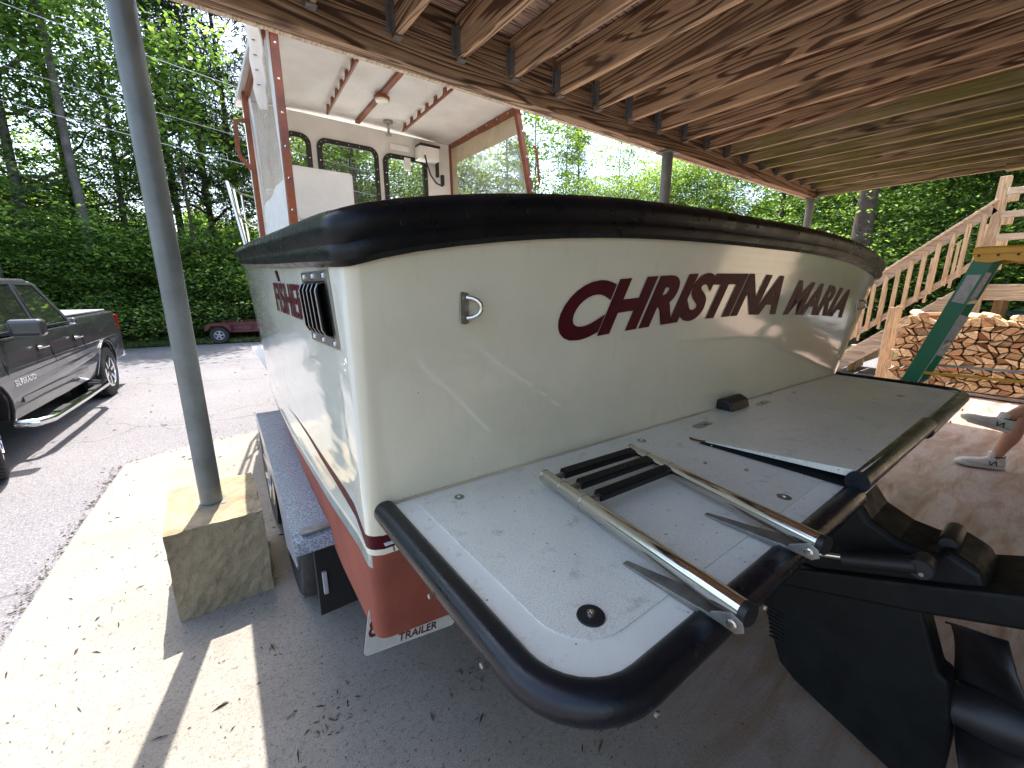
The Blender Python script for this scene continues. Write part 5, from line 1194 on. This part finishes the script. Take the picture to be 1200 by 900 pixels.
GR = dict(mapleA='maples in the wood', mapleB='grey-barked maples in the wood', bright='young trees at the edge of the wood', darkA='dark broadleaf trees', airy='slender trees against the sky', pine='pines in the wood', shrubA='green shrubs at the forest edge', shrubB='dark shrubs at the forest edge')
used = set()
def plant(key, az, r, s=1, rz=None, label=None):
    tm, cr = protos[key]
    x, y = r*math.sin(R(az)), r*math.cos(R(az))
    e = thing(NM[key], label or LB[key], CT.get(key, 'tree'), (x, y, -.03), rz if rz is not None else random.uniform(0, 6.28), None if label else GR[key]); e.scale = (s, s, s)
    for o_ in (tm, cr):
        if key in used: c_ = o_.copy(); COL.objects.link(c_)
        else: c_ = o_
        c_.parent = e
    used.add(key)
    return e
TREES = [  # left wood
 ('mapleA', -24, 19, 1), ('mapleB', -19, 17.5, .95), ('mapleA', -15, 20, 1.05), ('mapleB', -11.5, 18, 1), ('mapleA', -8, 19.5, .95), ('mapleB', -5, 18.8, .78), ('darkA', -28, 24, .8),
 ('pine', -.5, 21, 1), ('pine', 2.2, 19.5, .9), ('pine', 4.8, 22, 1.05), ('pine', 8.5, 24, .9), ('mapleB', 4.5, 20, .5), ('mapleA', 7.5, 21, .5),
 # seen through the cabin windows
 ('bright', 10.5, 20, 1), ('bright', 14, 19, .85), ('pine', 13, 25, .8), ('bright', 18, 20, 1.0), ('airy', 16, 21, .9), ('bright', 22.5, 19.5, .8), ('airy', 20.5, 22, .9), ('bright', 27, 20, .85), ('mapleB', 24.5, 26, .6), ('airy', 29, 21, .8), ('bright', 31.5, 21, .9), ('darkA', 11, 27, .65), ('airy', 25.5, 18, .8),
 # bright middle
 ('airy', 36, 20, .95), ('airy', 39.5, 22, 1), ('bright', 36, 22, .75), ('bright', 41.5, 23, .7), ('pine', 45, 25, .72), ('airy', 43.5, 21, .8), ('bright', 47.5, 22, .75), ('airy', 50, 22, .8), ('pine', 38, 24, .6), ('mapleA', 42, 27, .45), ('mapleB', 53, 26, .45), ('bright', 44.5, 19.5, .7), ('bright', 39, 20, .65), ('bright', 50.5, 20, .7), ('bright', 56.5, 19.5, .75), ('bright', 53.5, 21, .8), ('airy', 55.5, 24, .85), ('bright', 59, 20, .85), ('bright', 63, 21, .8), ('airy', 61, 23, .8), ('mapleA', 57, 28, .45), ('mapleB', 49, 28, .42),
 # dense right; the unseen far-right ones are added to darken transom reflections
 ('mapleA', 68, 21, .8), ('darkA', 72, 22, .85), ('darkA', 77, 19, .9), ('mapleA', 81, 21, .85), ('darkA', 85.5, 19.5, .9), ('darkA', 91, 20, .95), ('mapleB', 96, 19, .9), ('darkA', 101, 21, .95), ('darkA', 107, 20, .9), ('mapleA', 113, 21, .9), ('darkA', 119, 20, .9), ('darkA', 126, 22, .9), ('mapleB', 133, 21, .9), ('darkA', 80, 26, 1.1), ('darkA', 88, 26, 1.1), ('mapleB', -33, 20, 1), ('mapleA', -40, 20, 1)]
for key, az, r, s_ in TREES: plant(key, az, r, s_)
for az in np.arange(-32, 33, 3.3): plant('shrubA' if random.random() < .55 else 'shrubB', az+random.uniform(-.8, .8), 16.6+random.uniform(-.3, 1.2)-.0*az, random.uniform(.8, 1.25))
for az in np.arange(36, 104, 4.2): plant('shrubB' if random.random() < .6 else 'shrubA', az+random.uniform(-1, 1), 17+random.uniform(-1, 1.5), random.uniform(.8, 1.3))
# bare thick trunks seen in the wood
def bare(az, r, h, r0, lean, label, bark):
    b_, tips = limb_mb(h, r0, lean, 7, 2.2, .5, int(az*10)+500); x, y = r*math.sin(R(az)), r*math.cos(R(az))
    e = thing('old_tree', label, 'tree', (x, y, -.05)); b_.build('trunk', bark, e, local=True, smooth=True)
    n = 2500; tp_ = np.array([tuple(p) for p in tips]); k = rng.integers(0, len(tp_), n); c = tp_[k]+rng.normal(0, .5, (n, 3)); cr = bpy.data.objects.new('crown', fast_mesh('crown', leaves(c, None, .17), None, M['leaf'])); COL.objects.link(cr); cr.parent = e
bare(-14.2, 15.6, 13, .24, (.05, 0), 'thick grey forked trunk leaning at the far left of the wood', M['greybark'])
bare(-7.6, 16.5, 14, .14, (.0, 0), 'straight pale grey trunk between the truck and the steel post', M['greybark'])
bare(75.2, 15.5, 12, .30, (0, 0), 'stout brown trunk just left of the staircase railing', M['bark'])
bare(17.2, 17.5, 12, .20, (0, 0), 'broad dark trunk seen through the middle cabin window', M['bark'])
bare(.2, 17.0, 9, .07, (.03, .0), 'thin dark stem in the undergrowth right of the steel post', M['bark'])
# undergrowth and far wood
n = 60000; az_ = rng.uniform(R(-45), R(135), n); rr_ = 15.9+rng.gamma(1.6, 1.6, n); pz = rng.gamma(1.5, .35, n)
c = np.stack([rr_*np.sin(az_), rr_*np.cos(az_), np.minimum(pz, 2.2)+.02], 1)
ug = bpy.data.objects.new('undergrowth', fast_mesh('undergrowth', leaves(c, None, .15), None, M['leafdark'])); COL.objects.link(ug)
tag(ug, 'mixed low leafy undergrowth covering the ground beneath the wood', 'undergrowth', kind='stuff')
n = 90000; az_ = rng.uniform(R(-60), R(125), n); az_d = np.degrees(az_)
top_ = np.interp(az_d, [-60, -12, -5, 3, 8, 30, 38, 60, 68, 125], [7, 6, 5.5, 5, 4.5, 4, 3.6, 4.0, 8, 9])
rr_ = rng.uniform(29, 36, n); pz = rng.uniform(0, 1, n)**.8*top_*(1+.12*np.sin(az_*31)+.1*np.sin(az_*83)); c = np.stack([rr_*np.sin(az_), rr_*np.cos(az_), pz], 1)
fw_ = bpy.data.objects.new('far_wood', fast_mesh('far_wood', leaves(c, None, .55, droop=.8), None, M['leafdark'])); COL.objects.link(fw_)
tag(fw_, 'far wood behind the nearer trees, merged into one green mass', 'wood', kind='stuff')
# grass verge
n = 30000; f_ = rng.uniform(0, 1, n); gx_ = np.interp(f_, [0, .3, .45, .6, .75, 1], [-12, -2, 2, 6, 10, 12.6]); gy_ = np.interp(f_, [0, .3, .45, .6, .75, 1], [16.4, 15.0, 14.4, 13.4, 11.5, 8])+np.abs(rng.normal(0, .55, n))
gx_ += np.where(f_ > .75, np.abs(rng.normal(0, .8, n)), 0)
c = np.stack([gx_, gy_, np.full(n, .02)], 1); a = rng.uniform(0, 6.28, n); u = np.stack([np.cos(a), np.sin(a), 0*a], 1)*.012; hh = rng.uniform(.04, .12, n); top3 = np.stack([rng.normal(0, .03, n), rng.normal(0, .03, n), hh], 1)
V_ = np.empty((n, 4, 3)); V_[:, 0] = c-u; V_[:, 1] = c+u; V_[:, 2] = c+u*.2+top3; V_[:, 3] = c-u*.2+top3
gr_ = bpy.data.objects.new('grass_verge', fast_mesh('grass_verge', V_.reshape(-1, 3), None, M['grass'])); COL.objects.link(gr_); tag(gr_, 'narrow strip of short grass along the far edge of the drive', 'grass', kind='stuff')

# power lines
for i, (za, zb, lb) in enumerate(((5.50, 4.90, 'lowest pale power line crossing the wood at the left'), (7.35, 6.65, 'topmost pale power line sloping across the trees'), (6.3, 5.6, 'thin middle power line between the two pale ones'))):
    pts = [(lerp(-14, 9, k/24), 13+.2*i, lerp(za+1.8, zb-1.05, k/24)-.5*math.sin(math.pi*k/24)) for k in range(25)]
    tag(MB().tube(pts, .008 if i < 2 else .005, 6).build('power_line', M['grey'], smooth=True), lb, 'power line', 'power lines through the trees')
